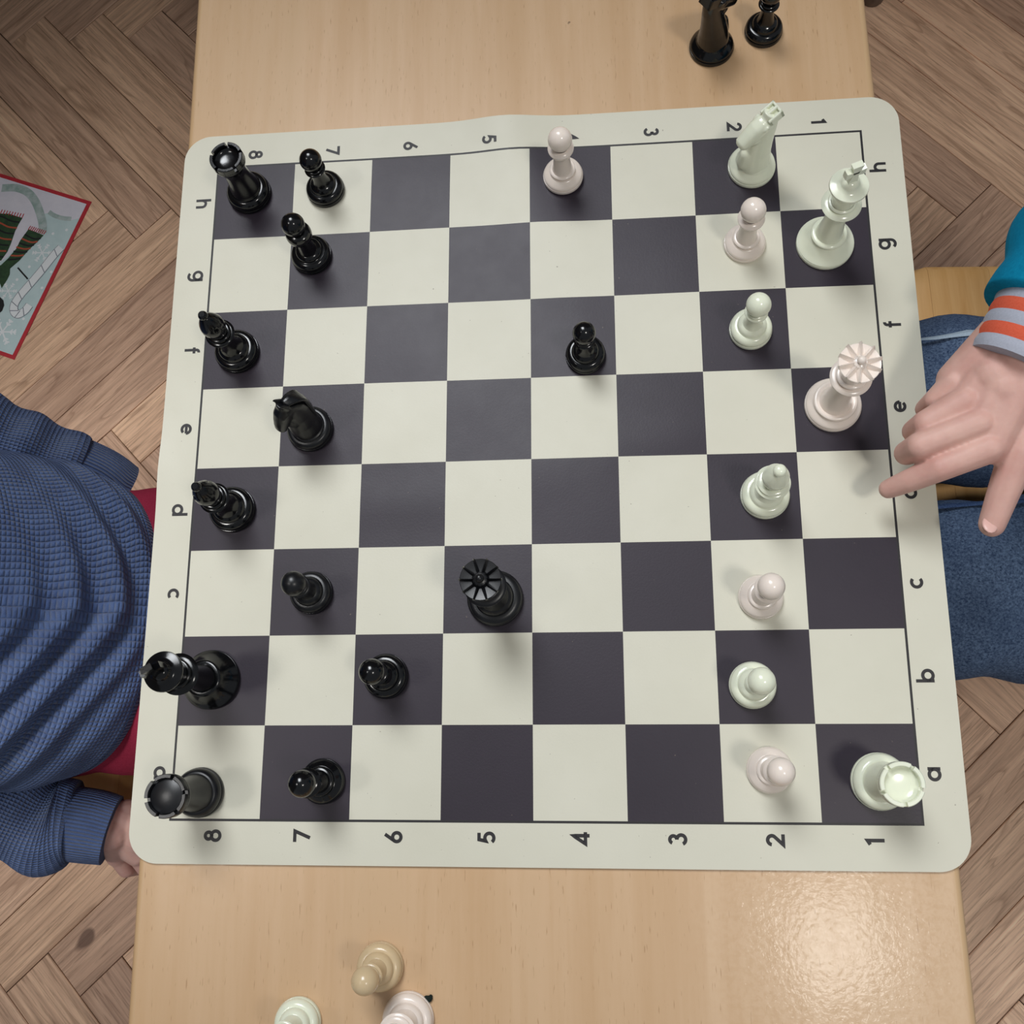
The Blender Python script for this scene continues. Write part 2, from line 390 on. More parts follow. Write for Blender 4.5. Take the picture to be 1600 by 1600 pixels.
# solid edge band all around, rounded nose
def band(hw, hl, z1, th, wd, r):
    V, F = rounded_slab(hw, hl, z1, th, r); N = 24; F = F[:-2]; ns = len(V) // N
    for z in (z1, z1 - th):
        for cx, cy, a0 in ((1, 1, 0), (-1, 1, 90), (-1, -1, 180), (1, -1, 270)):
            for s in range(6):
                an = math.radians(a0 + 90 * s / 5); rr = 0.018 - wd
                V.append((cx * (hw - 0.018) + rr * math.cos(an), cy * (hl - 0.018) + rr * math.sin(an), z))
    for k in range(N):
        k2 = (k + 1) % N
        F.append((k, k2, ns * N + k2, ns * N + k)); F.append(((ns - 1) * N + k, (ns + 1) * N + k, (ns + 1) * N + k2, (ns - 1) * N + k2))
        F.append((ns * N + k, ns * N + k2, (ns + 1) * N + k2, (ns + 1) * N + k))
    return V, F
mk('edge_band', *band(HW, HL, TOP, 0.024, 0.005, 0.0042), M['beech_edge'], table, sharp=50)
apr = [box_data(-HW + .03, HW - .03, s * (HL - .045) - .009, s * (HL - .045) + .009, TOP - .072, TOP - .024, 0) for s in (-1, 1)]
apr += [box_data(s * (HW - .038) - .009, s * (HW - .038) + .009, -HL + .06, HL - .06, TOP - .072, TOP - .024, 0) for s in (-1, 1)]
for d in apr: mk('apron_rail', *d, M['beech_edge'], table, smooth=False)
leg_v, leg_f = lathe_data([(0, 0), (0.016, 0), (0.0175, 0.004), (0.0185, 0.1), (0.023, TOP - .03), (0.023, TOP - .0245), (0, TOP - .0245)], 20)
for sx in (-1, 1):
    for sy in (-1, 1):
        o = mk('leg', leg_v, leg_f, M['chair_leg'], table); o.location = (sx * (HW - .035), sy * (HL - .05), 0)

# ------------------------------------------------------------------ chess mat
SQ = 0.05715; HF = 4 * SQ; HM = 0.2558; LW = 0.0015; CR = 0.0195; TH = 0.0016
def g_(x, c, s): return math.exp(-((x - c) / s) ** 2)
def mz(x, y):
    cx = -0.018 + max(0.0, 0.255 - y) * 0.27
    amp = 0.0053 * min(1.0, math.exp((y - 0.262) / 0.085)) if y < 0.262 else 0.0053
    z = amp * g_(x, cx, 0.026)
    z += 0.0021 * g_(x, -0.257, 0.012) * g_(y, 0.0, 0.02)
    q = 0.00045 * (1 + math.sin(x * 23 + y * 9 + 0.6) * math.cos(y * 31 - x * 6 + 0.4))
    q += 0.0007 * g_(y, 0.012 + 0.1 * (x - 0.1), 0.014) * g_(x, 0.09, 0.05)
    q += 0.0007 * g_(y, -0.028, 0.014) * g_(x, -0.09, 0.05) + 0.0006 * g_(y, -0.012, 0.02) * g_(x, -0.02, 0.05)
    ed = min(1.0, (HM - abs(x)) / 0.05, (HM - abs(y)) / 0.05)
    return z + q * max(ed, 0.0)
xc = HM - CR
def axis_coords():
    c = list(np.linspace(-HM, -xc, 7)[:-1]) + list(np.linspace(-xc, -HF - LW, 3)[:-1]) + [-HF - LW]
    for k in range(8): c += list(np.linspace(-HF + k * SQ, -HF + (k + 1) * SQ, 9)[:-1])
    c += [HF, HF + LW] + list(np.linspace(HF + LW, xc, 3)[1:]) + list(np.linspace(xc, HM, 7)[1:])
    return [float(t) for t in c]
AX = axis_coords(); NA = len(AX)
def mat_xy(x, y):
    if abs(x) > xc and abs(y) > xc:
        u = (abs(x) - xc) / CR; v_ = (abs(y) - xc) / CR
        return math.copysign(xc + CR * u * math.sqrt(1 - v_ * v_ / 2), x), math.copysign(xc + CR * v_ * math.sqrt(1 - u * u / 2), y)
    return x, y
V = []
for lay in (0, 1):
    for y in AX:
        for x in AX:
            X, Y = mat_xy(x, y); V.append((X, Y, mz(X, Y) - lay * TH))
F = []; MI = []
for j in range(NA - 1):
    for i in range(NA - 1):
        F.append((j * NA + i, j * NA + i + 1, (j + 1) * NA + i + 1, (j + 1) * NA + i))
        mx = 0.5 * (AX[i] + AX[i + 1]); my = 0.5 * (AX[j] + AX[j + 1])
        if abs(mx) < HF and abs(my) < HF:
            ci = int((mx + HF) / SQ); rj = int((HF - my) / SQ); MI.append(1 if (ci + rj) % 2 == 0 else 0)
        elif abs(mx) < HF + LW and abs(my) < HF + LW: MI.append(2)
        else: MI.append(0)
o_ = NA * NA
for j in range(NA - 1):
    for i in range(NA - 1):
        F.append((o_ + j * NA + i, o_ + (j + 1) * NA + i, o_ + (j + 1) * NA + i + 1, o_ + j * NA + i + 1)); MI.append(0)
rim = [i for i in range(NA)] + [j * NA + NA - 1 for j in range(1, NA)] + [(NA - 1) * NA + i for i in range(NA - 2, -1, -1)] + [j * NA for j in range(NA - 2, 0, -1)]
for k in range(len(rim)):
    p, q = rim[k], rim[(k + 1) % len(rim)]; F.append((p, p + o_, q + o_, q)); MI.append(0)
chess_mat = mk('chess_mat', V, F, [M['vinyl_cream'], M['vinyl_dark'], M['ink']], None, sharp=50, mi=MI)
tag(chess_mat, 'roll-up vinyl chess mat with cream and dark squares on the table', 'chess board')

def arc(cx, cy, r, a0, a1, n=18, ry=None):
    return [(cx + r * math.cos(math.radians(a0 + (a1 - a0) * i / n)), cy + (ry or r) * math.sin(math.radians(a0 + (a1 - a0) * i / n))) for i in range(n + 1)]
X_ = 0.30
G = {'8': [arc(.34, .72, .20, 0, 360, 24), arc(.34, .28, .265, 0, 360, 26)],
     '7': [[(.02, .93), (.64, .93), (.26, 0)]],
     '6': [arc(.34, .29, .25, 0, 360, 26), [(.125, .42), (.50, 1.0)]],
     '5': [[(.62, .93), (.24, .93), (.16, .53)] + arc(.33, .32, .265, 118, -145, 20)],
     '4': [[(.50, 0), (.50, .95), (.05, .24), (.70, .24)]],
     '3': [arc(.33, .73, .20, 160, -90, 18), arc(.33, .28, .25, 90, -160, 20)],
     '2': [arc(.34, .70, .24, 175, -35, 18) + [(.08, .07), (.66, .07)]],
     '1': [[(.14, .80), (.36, .94), (.36, 0)]],
     'a': [arc(.33, .355, .27, 0, 360, 26), [(.62, .03), (.62, .69)]],
     'b': [arc(.39, .355, .27, 0, 360, 26), [(.10, .03), (.10, 1.0)]],
     'c': [arc(.36, .355, .27, 48, 312, 22)],
     'd': [arc(.33, .355, .27, 0, 360, 26), [(.62, .03), (.62, 1.0)]],
     'e': [arc(.35, .355, .27, 0, 318, 24) , [(.10, .36), (.62, .36)]],
     'f': [[(.27, 0), (.27, .75)] + arc(.42, .78, .15, 180, 80, 8), [(.10, .62), (.50, .62)]],
     'g': [arc(.33, .355, .27, 0, 360, 26), [(.62, .69), (.62, 0.02)] + arc(.36, .0, .26, 0, -140, 12)],
     'h': [[(.12, 0), (.12, 1.0)], arc(.36, .42, .23, 180, 0, 14, .23) + [(.59, 0)]]}
def stroke(pts, wd):
    n = len(pts); L = []; closed = n > 4 and math.dist(pts[0], pts[-1]) < 1e-4
    for i in range(n):
        p = np.array(pts[i])
        d0 = np.array(pts[i]) - np.array(pts[i - 1 if i else (n - 2 if closed else 0)]); d1 = np.array(pts[i + 1 if i < n - 1 else (1 if closed else n - 1)]) - np.array(pts[i])
        if np.linalg.norm(d0) < 1e-9: d0 = d1
        if np.linalg.norm(d1) < 1e-9: d1 = d0
        d0 = d0 / np.linalg.norm(d0); d1 = d1 / np.linalg.norm(d1)
        n0 = np.array((-d0[1], d0[0])); n1 = np.array((-d1[1], d1[0])); m = n0 + n1; m = m / max(np.linalg.norm(m), 1e-6)
        k = wd / 2 / max(0.42, float(m @ n0)); L.append((p + m * k, p - m * k))
    return L
def glyph(ch, cx, cy, ccw, size):
    V = []; F = []; wd = 0.175 if ch.isalpha() else 0.20
    wid = 0.68; mid = 0.36 if ch in 'aceg' else 0.5
    for pts in G[ch]:
        P2 = []
        for a_, b_ in zip(pts, pts[1:]):
            m = max(1, int(math.dist(a_, b_) / 0.12)); P2 += [(a_[0] + (b_[0] - a_[0]) * t / m, a_[1] + (b_[1] - a_[1]) * t / m) for t in range(m)]
        P2.append(pts[-1]); b0 = len(V)
        for pr in stroke(P2, wd):
            for q in pr:
                gx, gy = (q[0] - wid / 2) * size, (q[1] - mid) * size
                X, Y = (cx - gy, cy + gx) if ccw else (cx + gy, cy - gx)
                V.append((X, Y, mz(X, Y) + 0.00012))
        for i in range(len(P2) - 1): F.append((b0 + 2 * i, b0 + 2 * i + 1, b0 + 2 * i + 3, b0 + 2 * i + 2))
    o = mk('printed_letter' if ch.isalpha() else 'printed_number', V, F, M['ink'], chess_mat, smooth=False)
    return o
for k, ch in enumerate('87654321'):
    x = (k - 3.5) * SQ * 1.007
    glyph(ch, x, -4.178 * SQ, True, 0.0104); glyph(ch, x, 4.172 * SQ, False, 0.0098)
for k, ch in enumerate('hgfedcba'):
    y = (3.5 - k) * SQ * 1.004
    glyph(ch, 4.172 * SQ, y, True, 0.0112); glyph(ch, -4.176 * SQ, y, False, 0.0112)

# ------------------------------------------------------------------ chess pieces
mm = 0.001
def L_(prof, seg=44): return lathe_data([(r * mm, z * mm) for r, z in prof], seg)
def sph(zc, r, a0=-62, n=16): return [(r * math.cos(math.radians(a0 + (90 - a0) * i / n)) if i < n else 0, zc + r * math.sin(math.radians(a0 + (90 - a0) * i / n))) for i in range(n + 1)]
def base_prof(r, h, rin, style=0):
    # foot disc, groove, rounded moulding up to inner radius
    p = [(0, 0), (r - .5, 0), (r - .1, .25), (r, .8), (r, 2.7), (r - .3, 3.2), (r - 1.3, 3.35), (r - 1.3, 3.7), (r - .45, 3.9)]
    if style == 0:      # bulging torus
        for i in range(1, 9):
            t = i / 8 * PI / 2; p.append((rin + (r - .25 - rin) * math.cos(t) ** 0.9, 3.8 + (h - 3.8) * math.sin(t)))
    elif style == 1:    # flatter dome
        for i in range(1, 9):
            t = i / 8; p.append((r - .3 - (r - .3 - rin) * t, 4.2 + (h - 4.2) * (t ** 0.75)))
    else:               # straight cone, slightly hollow
        for i in range(1, 9):
            t = i / 8; p.append((r - .3 - (r - .3 - rin) * t, 4.0 + (h - 4.0) * (0.55 * t + 0.45 * t * t)))
    return p
def ringm(r, z, w_, h_): return [(r + w_ * math.cos(math.radians(-90 + 20 * i)), z + h_ * math.sin(math.radians(-90 + 20 * i))) for i in range(10)]

MESH = {}
def part(kind, name, data, sharp=38):
    me = bpy.data.meshes.new(kind + '_' + name); me.from_pydata([tuple(v) for v in data[0]], [], data[1]); me.update()
    me.polygons.foreach_set('use_smooth', [True] * len(me.polygons)); me.set_sharp_from_angle(angle=math.radians(sharp))
    MESH.setdefault(kind, []).append((name, me))
# pawn, small
part('pawn_a', 'base', L_(base_prof(13.5, 8.4, 9.3) + [(9.1, 8.7), (9.0, 9.6), (8.5, 10.8), (7.6, 11.9), (6.2, 12.6)]))
part('pawn_a', 'stem', L_([(6.3, 12.4), (5.5, 14.2), (4.9, 17.5), (4.5, 22), (4.5, 27), (4.8, 28.5)]))
part('pawn_a', 'collar', L_([(4.4, 27.0)] + ringm(4.6, 28.4, 2.6, 1.1) + [(5.4, 29.6)] + ringm(4.4, 30.7, 1.9, .9) + [(4.5, 31.9)]))
part('pawn_a', 'head', L_(sph(38.5, 7.5)))
# pawn, tall with flaring collar
part('pawn_b', 'base', L_(base_prof(14.0, 8.4, 9.6, 1) + [(9.3, 8.5), (9.2, 9.2)] + ringm(7.0, 10.3, 2.0, 1.2) + [(6.8, 11.6)]))
part('pawn_b', 'stem', L_([(7.1, 11.2), (6.4, 14.5), (5.8, 20), (5.4, 26), (5.4, 29.5)]))
part('pawn_b', 'collar', L_([(5.2, 28), (6.2, 29.4), (7.7, 31.8), (8.7, 34.2), (8.8, 35.2), (8.2, 36.1), (6.5, 36.9), (5.2, 37.3)]))
part('pawn_b', 'head', L_(sph(45.0, 8.1, -66)))
# pawn with a broad barrel collar
part('pawn_c', 'base', L_(base_prof(14.4, 8.6, 9.8) + [(9.5, 8.8), (9.4, 10), (8.4, 11.6), (6.8, 12.2)]))
part('pawn_c', 'stem', L_([(6.9, 12), (6.0, 15), (5.4, 20), (5.2, 27), (5.4, 29)]))
part('pawn_c', 'collar', L_([(5.1, 27.4), (7.6, 28.2), (8.6, 29.6), (8.9, 32), (8.8, 34.6), (8.2, 36.4), (6.6, 37.4), (5, 37.8)]))
part('pawn_c', 'head', L_(sph(45.0, 7.9, -64)))
# rook
def rook(kind, r, h, dish, nb, rt):
    k = h / 50.0
    part(kind, 'base', L_(base_prof(r, 10.0, 11.6) + [(11.4, 10.3), (11.3, 11.4), (10.8, 12.6)]))
    part(kind, 'tower', L_([(11.2, 12.2), (10.6, 15 * k), (9.6, 20 * k), (8.8, 26 * k), (8.4, 32 * k), (8.6, 36 * k), (9.4, 39 * k), (10.6, 41 * k), (rt - .5, 42 * k), (rt, 43 * k), (rt, 45.6 * k), (rt - .3, 46 * k)]
        + [(rt - 2.4, 46 * k)] + ([(rt - 2.6, 45.6 * k), (rt - 4.5, 44.4 * k), (rt - 7, 43.9 * k), (0, 43.8 * k)] if dish else [(rt - 2.6, 47.4 * k), (rt - 3.2, 47.8 * k), (0, 47.8 * k)])))
    # battlement: ring sector blocks
    P = []
    for b in range(nb):
        a0 = 2 * PI * b / nb + 0.10; a1 = 2 * PI * (b + 1) / nb - 0.10; n = 8; V = []; F = []
        for i in range(n + 1):
            t = a0 + (a1 - a0) * i / n
            for rr, zz in ((rt - 2.5, 45.2), (rt, 45.2), (rt, 49.5), (rt - .4, 50), (rt - 2.1, 50), (rt - 2.5, 49.5)):
                V.append((rr * mm * math.cos(t), rr * mm * math.sin(t), zz * k * mm))
        for i in range(n):
            for j in range(6): F.append((i * 6 + j, i * 6 + (j + 1) % 6, (i + 1) * 6 + (j + 1) % 6, (i + 1) * 6 + j))
        F.append((5, 4, 3, 2, 1, 0)); F.append(tuple(n * 6 + j for j in range(6))); P.append((V, [tuple(reversed(f)) for f in F]))
    part(kind, 'battlement', merge(P))
rook('rook_a', 16.4, 50.0, True, 5, 11.9)
rook('rook_b', 15.4, 53.0, False, 6, 12.6)
# bishop
def bishop(kind, r, flat_cap):
    part(kind, 'base', L_(base_prof(r, 9.0, 11.0) + [(10.8, 9.3), (10.6, 10.6), (9.6, 12), (8.2, 12.8)]))
    part(kind, 'stem', L_([(8.3, 12.6), (7.0, 15), (6.0, 19), (5.4, 25), (5.3, 31), (5.8, 34)]))
    part(kind, 'collar', L_([(5.4, 32.0)] + ringm(6.6, 34.0, 4.6 if flat_cap else 3.4, 1.3) + [(6.6, 35.5)] + ringm(6.0, 36.9, 3.8 if flat_cap else 2.4, 1.2) + [(5.6, 38.2)] + ringm(5.2, 39.2, 1.4, .8) + [(5, 40.0)]))
    pr = [(5.0, 39.6), (6.6, 41.2), (7.8, 43.6), (8.2, 46.2), (8.05, 48.6)]
    cut = [(7.6, 48.9), (7.6, 49.3)] if flat_cap else []
    pr += cut + [(7.9 if flat_cap else 7.6, 49.6 if flat_cap else 50.6), (6.8, 53.0), (5.4, 55.8), (4.0, 58.2), (2.8, 59.8), (1.6, 60.4), (0, 60.5)]
    d = L_(pr); V = [Vector(v) for v in d[0]]; F = d[1]
    if not flat_cap:    # slit of the mitre: press a slanting groove into the surface
        nv = Vector((math.cos(0.9), 0, math.sin(0.9)))
        for i, p in enumerate(V):
            s = (p - Vector((0.0035, 0, 0.0500))).dot(nv)
            if abs(s) < 0.0008 and p.x > 0: p.xy *= 0.86
    part(kind, 'mitre', (V, F), 32)
    part(kind, 'finial', L_([(1.6, 59.6)] + ([(3.2, 60.4), (4.0, 61.4), (3.9, 62.8), (2.9, 64.2), (1.4, 64.9), (0, 65.0)] if flat_cap else [(2.5, 60.4), (3.1, 61.6), (3.1, 63.2), (2.5, 64.6), (1.9, 65.2), (0, 65.2)])))
bishop('bishop_a', 15.5, False); bishop('bishop_b', 15.8, True)
# queen
def queen(kind, r, style, rt, ridge):
    part(kind, 'base', L_(base_prof(r, 8.0, 14.2 if style else 12.6, 1 if style else 0) + ([(14.0, 8.2), (13.9, 9.4)] + ringm(12.2, 10.4, 1.7, 1.0) + [(11.6, 11.2), (10.4, 10.8)] if style else [(12.3, 8.4), (12.2, 10), (11.3, 12), (9.6, 13.2)])))
    part(kind, 'stem', L_([(10.6, 10.6), (9.4, 14), (8.0, 20), (7.0, 28), (6.4, 38), (6.2, 48), (6.6, 54)]))
    part(kind, 'collar', L_([(6.0, 51.4)] + ringm(8.6, 53.6, 4.2, 1.5) + [(8.4, 55.6)] + ringm(7.6, 57.2, 2.2, 1.1) + [(7.4, 58.8)]))
    part(kind, 'coronet', L_([(7.4, 57.6), (7.6, 61), (8.2, 66), (9.4, 71), (rt - .8, 75.4), (rt, 76.0), (rt - .3, 76.3), (rt - 3.0, 75.8), (5.2, 75.6), (4.6, 77.0), (4.0, 78.2), (2.4, 79.0), (0, 79.2)], 60), 30)
    P = []
    for b in range(10):
        t = 2 * PI * b / 10; rot = Matrix.Rotation(t, 4, 'Z'); wdt = ridge
        V = [(3.4, -wdt * .8, 75.4), (3.4, wdt * .8, 75.4), (3.4, 0, 78.8), (rt + .35, -wdt * .5, 75.7), (rt + .35, wdt * .5, 75.7), (rt + .35, 0, 79.0)]
        F = [(0, 2, 5, 3), (2, 1, 4, 5), (1, 0, 3, 4), (0, 1, 2), (3, 5, 4)]
        P.append(xf(([tuple(c * mm for c in v) for v in V], F), rot))
    part(kind, 'crown_ridge', merge(P), 20)
    part(kind, 'finial', L_([(2.2, 78.4)] + sph(80.6, 2.6, -50, 10)))
queen('queen_a', 18.0, 0, 12.0, 1.5); queen('queen_b', 18.3, 1, 12.4, 2.6)
# king
part('king', 'base', L_(base_prof(19.0, 13.0, 11.4, 2) + [(11.2, 13.4)] + ringm(9.8, 15.0, 2.0, 1.5) + [(9.0, 16.6)]))
part('king', 'stem', L_([(9.2, 16.2), (8.4, 20), (7.4, 27), (6.6, 36), (6.2, 45), (6.4, 49)]))
part('king', 'collar', L_([(6.0, 46.4), (7.6, 48.4), (10.2, 50.0), (12.2, 51.2), (12.5, 52.0), (11.8, 52.8), (9.4, 53.6)] + ringm(7.4, 55.0, 1.6, 1.1) + [(7.4, 56.4)]))
part('king', 'crown', L_([(7.2, 55.8), (7.6, 59), (8.6, 64), (10.0, 68.6), (11.4, 71.4), (11.9, 72.6), (11.6, 73.6), (10.6, 74.0), (8.0, 74.6), (6.0, 75.6), (5.6, 76.6), (5.2, 78), (4.0, 79.2), (2.2, 79.8), (0, 80)]), 50)
def cross():
    P = []
    def wedge(ax, s, c, ln, w0, w1, th):
        V = []
        for d, ww in ((0, w0), (ln, w1)):
            for u, v_ in ((-ww, -th), (ww, -th), (ww, th), (-ww, th)):
                V.append((s * d, v_, c + u) if ax == 'x' else (u, v_, c + s * d))
        F = [(0, 3, 2, 1), (4, 5, 6, 7)] + [(i, (i + 1) % 4, 4 + (i + 1) % 4, 4 + i) for i in range(4)]
        return [tuple(q * mm for q in p) for p in V], F
    P.append(wedge('z', 1, 88, 7.5, 1.7, 3.4, 1.9)); P.append(wedge('z', -1, 88, 9.2, 1.7, 3.2, 2.0))
    P.append(wedge('x', 1, 88, 6.2, 1.6, 2.9, 1.9)); P.append(wedge('x', -1, 88, 6.2, 1.6, 2.9, 1.9))
    return merge(P)
part('king', 'cross', cross(), 20)
# knights
def loft_sections(secs, seg=24):
    # secs: centre x,z ; half depth, half width ; tilt angle of the section plane
    V = []; F = []
    for (cx, cz, hd, hw, tl) in secs:
        fx, fz = math.cos(tl), math.sin(tl)
        for k in range(seg):
            an = 2 * PI * k / seg; c_, s_ = math.cos(an), math.sin(an)
            c_ = math.copysign(abs(c_) ** 0.85, c_); s_ = math.copysign(abs(s_) ** 0.85, s_)
            V.append((cx + fx * hd * c_, hw * s_, cz + fz * hd * c_))
    n = len(secs)
    for i in range(n - 1):
        for k in range(seg):
            k2 = (k + 1) % seg; F.append((i * seg + k, i * seg + k2, (i + 1) * seg + k2, (i + 1) * seg + k))
    F.append(tuple(reversed(range(seg)))); F.append(tuple((n - 1) * seg + k for k in range(seg)))
    return V, F
def scale_mm(d): return [tuple(c * mm for c in v) for v in d[0]], d[1]
def ptube(pts, rad, seg=10):
    return tube([tuple(p) + (rad, rad) for p in pts], seg, 4, (0, 1, 0.01))[:2]
neck = [(0, 9, 10.4, 10.2, 0), (-.3, 13, 10.2, 9.4, 0), (-1.2, 20, 9.4, 7.6, 0), (-2.4, 30, 8.6, 6.4, .05), (-2.6, 39, 8.6, 6.0, .15), (-1.5, 47, 8.4, 5.6, .35), (0.6, 53, 7.0, 5.0, .6), (2.0, 56.5, 4.6, 3.6, .8)]
# (a) carved horse head with ribbed mane
head_a = [(-1.5, 50, 6.5, 5.0, 1.0), (2.0, 50.5, 7.2, 5.6, .95), (6, 47.5, 6.6, 5.4, .9), (9, 43, 5.8, 5.0, .85), (11.6, 38.6, 4.8, 4.4, .8), (13.2, 35.2, 3.9, 3.9, .75), (14.0, 33.6, 2.0, 2.4, .7)]
ears_a = [capsule((1.5, s * 3.0, 55), 2.2, (4.2, s * 3.4, 62.5), 0.8, 10, 4) for s in (-1, 1)]
chest = [capsule((6.0, 0, 14), 5.0, (5.5, 0, 30), 4.0, 14, 5), capsule((4, 0, 30), 5.0, (7, 0, 40), 4.0, 14, 5)]
brow = [capsule((8.2, s * 3.6, 49.2), 1.7, (5.0, s * 4.3, 50.4), 1.7, 10, 4) for s in (-1, 1)]
nost = [capsule((12.6, s * 3.0, 37.0), 1.4, (13.4, s * 2.6, 35.6), 1.2, 10, 4) for s in (-1, 1)]
hm = remesh(scale_mm(merge([loft_sections(neck), loft_sections(head_a)] + ears_a + chest + brow + nost)), 0.0007, 3)
part('knight_a', 'base', L_(base_prof(15.7, 8.4, 11.6) + [(11.4, 8.6), (11.2, 9.6), (10.4, 10.2), (0, 10.2)]))
part('knight_a', 'horse_head', hm, 60)
mane = []
for y_ in (-4.2, -2.5, -.85, .85, 2.5, 4.2):
    mane.append(ptube([(1.5 - abs(y_) * .3, y_ * .55, 58 - abs(y_) * .4), (-4.5, y_ * .85, 56.5 - abs(y_) * .5), (-9.4, y_ * 1.02, 49), (-11.2 + abs(y_) * .35, y_ * 1.1, 39), (-11.0 + abs(y_) * .4, y_ * 1.15, 29), (-9.6 + abs(y_) * .3, y_ * 1.1, 20)], 1.25))
part('knight_a', 'mane', remesh(scale_mm(merge(mane)), 0.0006, 1), 60)
# (b) blocky knight with a square-framed poll
neck_b = [(0, 9, 11.4, 11.0, 0), (0, 13, 11.2, 10.0, 0), (-.4, 20, 10.6, 8.2, 0), (-1.8, 29, 9.4, 7.0, .05), (-3.4, 37, 8.2, 6.2, .1), (-4.8, 44, 7.4, 5.7, .25), (-5.8, 50, 6.6, 5.3, .4), (-6.4, 54.5, 5.8, 5.0, .5), (-6.6, 57, 5.2, 4.8, .5)]
head_b = [(-6.4, 50.0, 6.4, 5.0, 1.0), (-2.2, 49.4, 6.8, 5.9, .98), (3, 47.2, 6.6, 6.1, .98), (7.5, 44.4, 5.9, 5.7, .98), (11.2, 41.8, 5.2, 5.2, .98), (14.0, 39.8, 4.6, 4.8, .98), (15.8, 38.6, 2.4, 3.0, .98)]
jaw = [capsule((5, 0, 38), 4.4, (-1, 0, 37), 5.6, 14, 5), capsule((8.2, 0, 15), 5.2, (7.4, 0, 23), 4.4, 14, 5)]
eyeb = [capsule((-1.0, s * 5.5, 52.0), 1.3, (1.2, s * 5.6, 50.8), 1.2, 8, 4) for s in (-1, 1)]
hb = remesh(scale_mm(merge([loft_sections(neck_b), loft_sections(head_b)] + jaw + eyeb)), 0.0007, 3)
part('knight_b', 'base', L_(base_prof(16.2, 8.8, 12.0, 1) + [(11.8, 9.0), (11.6, 9.8), (10.8, 10.6), (0, 10.6)]))
part('knight_b', 'horse_head', hb, 60)
rotp = Matrix.Translation((-7.2, 0, 55.5)) @ Matrix.Rotation(math.radians(22), 4, 'Y')
fr = [box_data(-5.2, 5.2, -5.2, -3.6, -4, 3.4, .4), box_data(-5.2, 5.2, 3.6, 5.2, -4, 3.4, .4), box_data(-5.2, -3.6, -5.2, 5.2, -4, 3.4, .4), box_data(3.6, 5.2, -5.2, 5.2, -4, 2.0, .4), box_data(-4, 4, -4, 4, -4, 1.4, 0), box_data(-4.6, 2.2, -1.0, 1.0, 0, 4.0, .4)]
part('knight_b', 'poll_frame', scale_mm(xf(merge(fr), rotp)), 20)

PIECES = [  # kind, scale, material, x, y, rotation, label, surface
 ('rook_a', .97, 'black', -.2036, .2057, .35, 'black rook standing on square h8', 'm'),
 ('pawn_a', 1.02, 'black', -.1472, .2054, 0, 'small black pawn standing on square h7', 'm'),
 ('pawn_c', 1.0, 'black', -.1552, .1543, 0, 'black pawn with broad barrel collar on square g7', 'm'),
 ('bishop_a', 1.0, 'black', -.2048, .0831, 0.4, 'black bishop standing on square f8', 'm'),
 ('knight_a', 1.0, 'black_matte', -.1500, .0250, math.radians(228), 'black knight with ribbed mane on square e7', 'm'),
 ('bishop_a', 1.0, 'black', -.2007, -.0300, 2.4, 'black bishop standing on square d8', 'm'),
 ('pawn_a', 1.04, 'black_matte', -.1440, -.0870, 0, 'black pawn standing on square c7', 'm'),
 ('queen_a', 1.0, 'black_matte', -.0235, -.0924, 0, 'black queen standing alone near the middle on square c5', 'm'),
 ('king', 1.0, 'black', -.2081, -.1425, 0.5, 'black king with cross on top on square b8', 'm'),
 ('pawn_a', 1.06, 'black', -.0930, -.1412, 0, 'black pawn standing on square b6', 'm'),
 ('rook_b', 1.0, 'black_matte', -.2104, -.2127, .2, 'black flat-topped rook standing on square a8', 'm'),
 ('pawn_b', 1.0, 'black', -.1314, -.2056, 0, 'black pawn standing on square a7', 'm'),
 ('pawn_a', 1.0, 'black', .0370, .0711, 0, 'black pawn standing alone on square f4', 'm'),
 ('pawn_b', 1.0, 'pink_white', .0236, .2051, 0, 'pinkish white pawn standing on square h4', 'm'),
 ('knight_b', 1.0, 'green_white', .1537, .2057, math.radians(212), 'greenish white knight standing on square h2', 'm'),
 ('king', 1.0, 'green_white', .1990, .1451, 0.35, 'greenish white king with cross on top on square g1', 'm'),
 ('pawn_b', 1.0, 'pink_white', .1460, .1475, 0, 'pinkish white pawn standing on square g2', 'm'),
 ('pawn_a', 1.04, 'green_white', .1465, .0848, 0, 'greenish white pawn standing on square f2', 'm'),
 ('queen_b', .985, 'pink_white', .1960, .0305, .2, 'pinkish white queen with spiked crown on square e1', 'm'),
 ('bishop_b', .98, 'green_white', .1494, -.0287, 1.0, 'greenish white bishop standing on square d2', 'm'),
 ('pawn_b', .99, 'pink_white', .1431, -.0940, 0, 'pinkish white pawn standing on square c2', 'm'),
 ('pawn_a', 1.06, 'green_white', .1351, -.1482, 0, 'greenish white pawn standing on square b2', 'm'),
 ('pawn_b', .98, 'pink_white', .1424, -.1985, 0, 'pinkish white pawn standing on square a2', 'm'),
 ('rook_a', 1.02, 'green_white', .2060, -.2049, 1.0, 'greenish white rook standing on corner square a1', 'm'),
 ('knight_b', .98, 'black', .1312, .3047, math.radians(38), 'captured black knight on the bare table above the mat', 't'),
 ('pawn_a', 1.0, 'black', .1684, .3150, 0, 'captured black pawn beside the black knight on the bare table', 't'),
 ('pawn_a', 1.04, 'tan_white', -.0923, -.3128, 0, 'yellowed tan pawn on the bare table below the mat', 't'),
 ('pawn_a', 1.03, 'green_white', -.1412, -.3442, 0, 'greenish white pawn on the table cut by the bottom edge', 't'),
 ('bishop_b', .97, 'pink_white', -.0747, -.3412, 0, 'pinkish white piece with loose felt on the table cut by the bottom edge', 't')]
done = {}
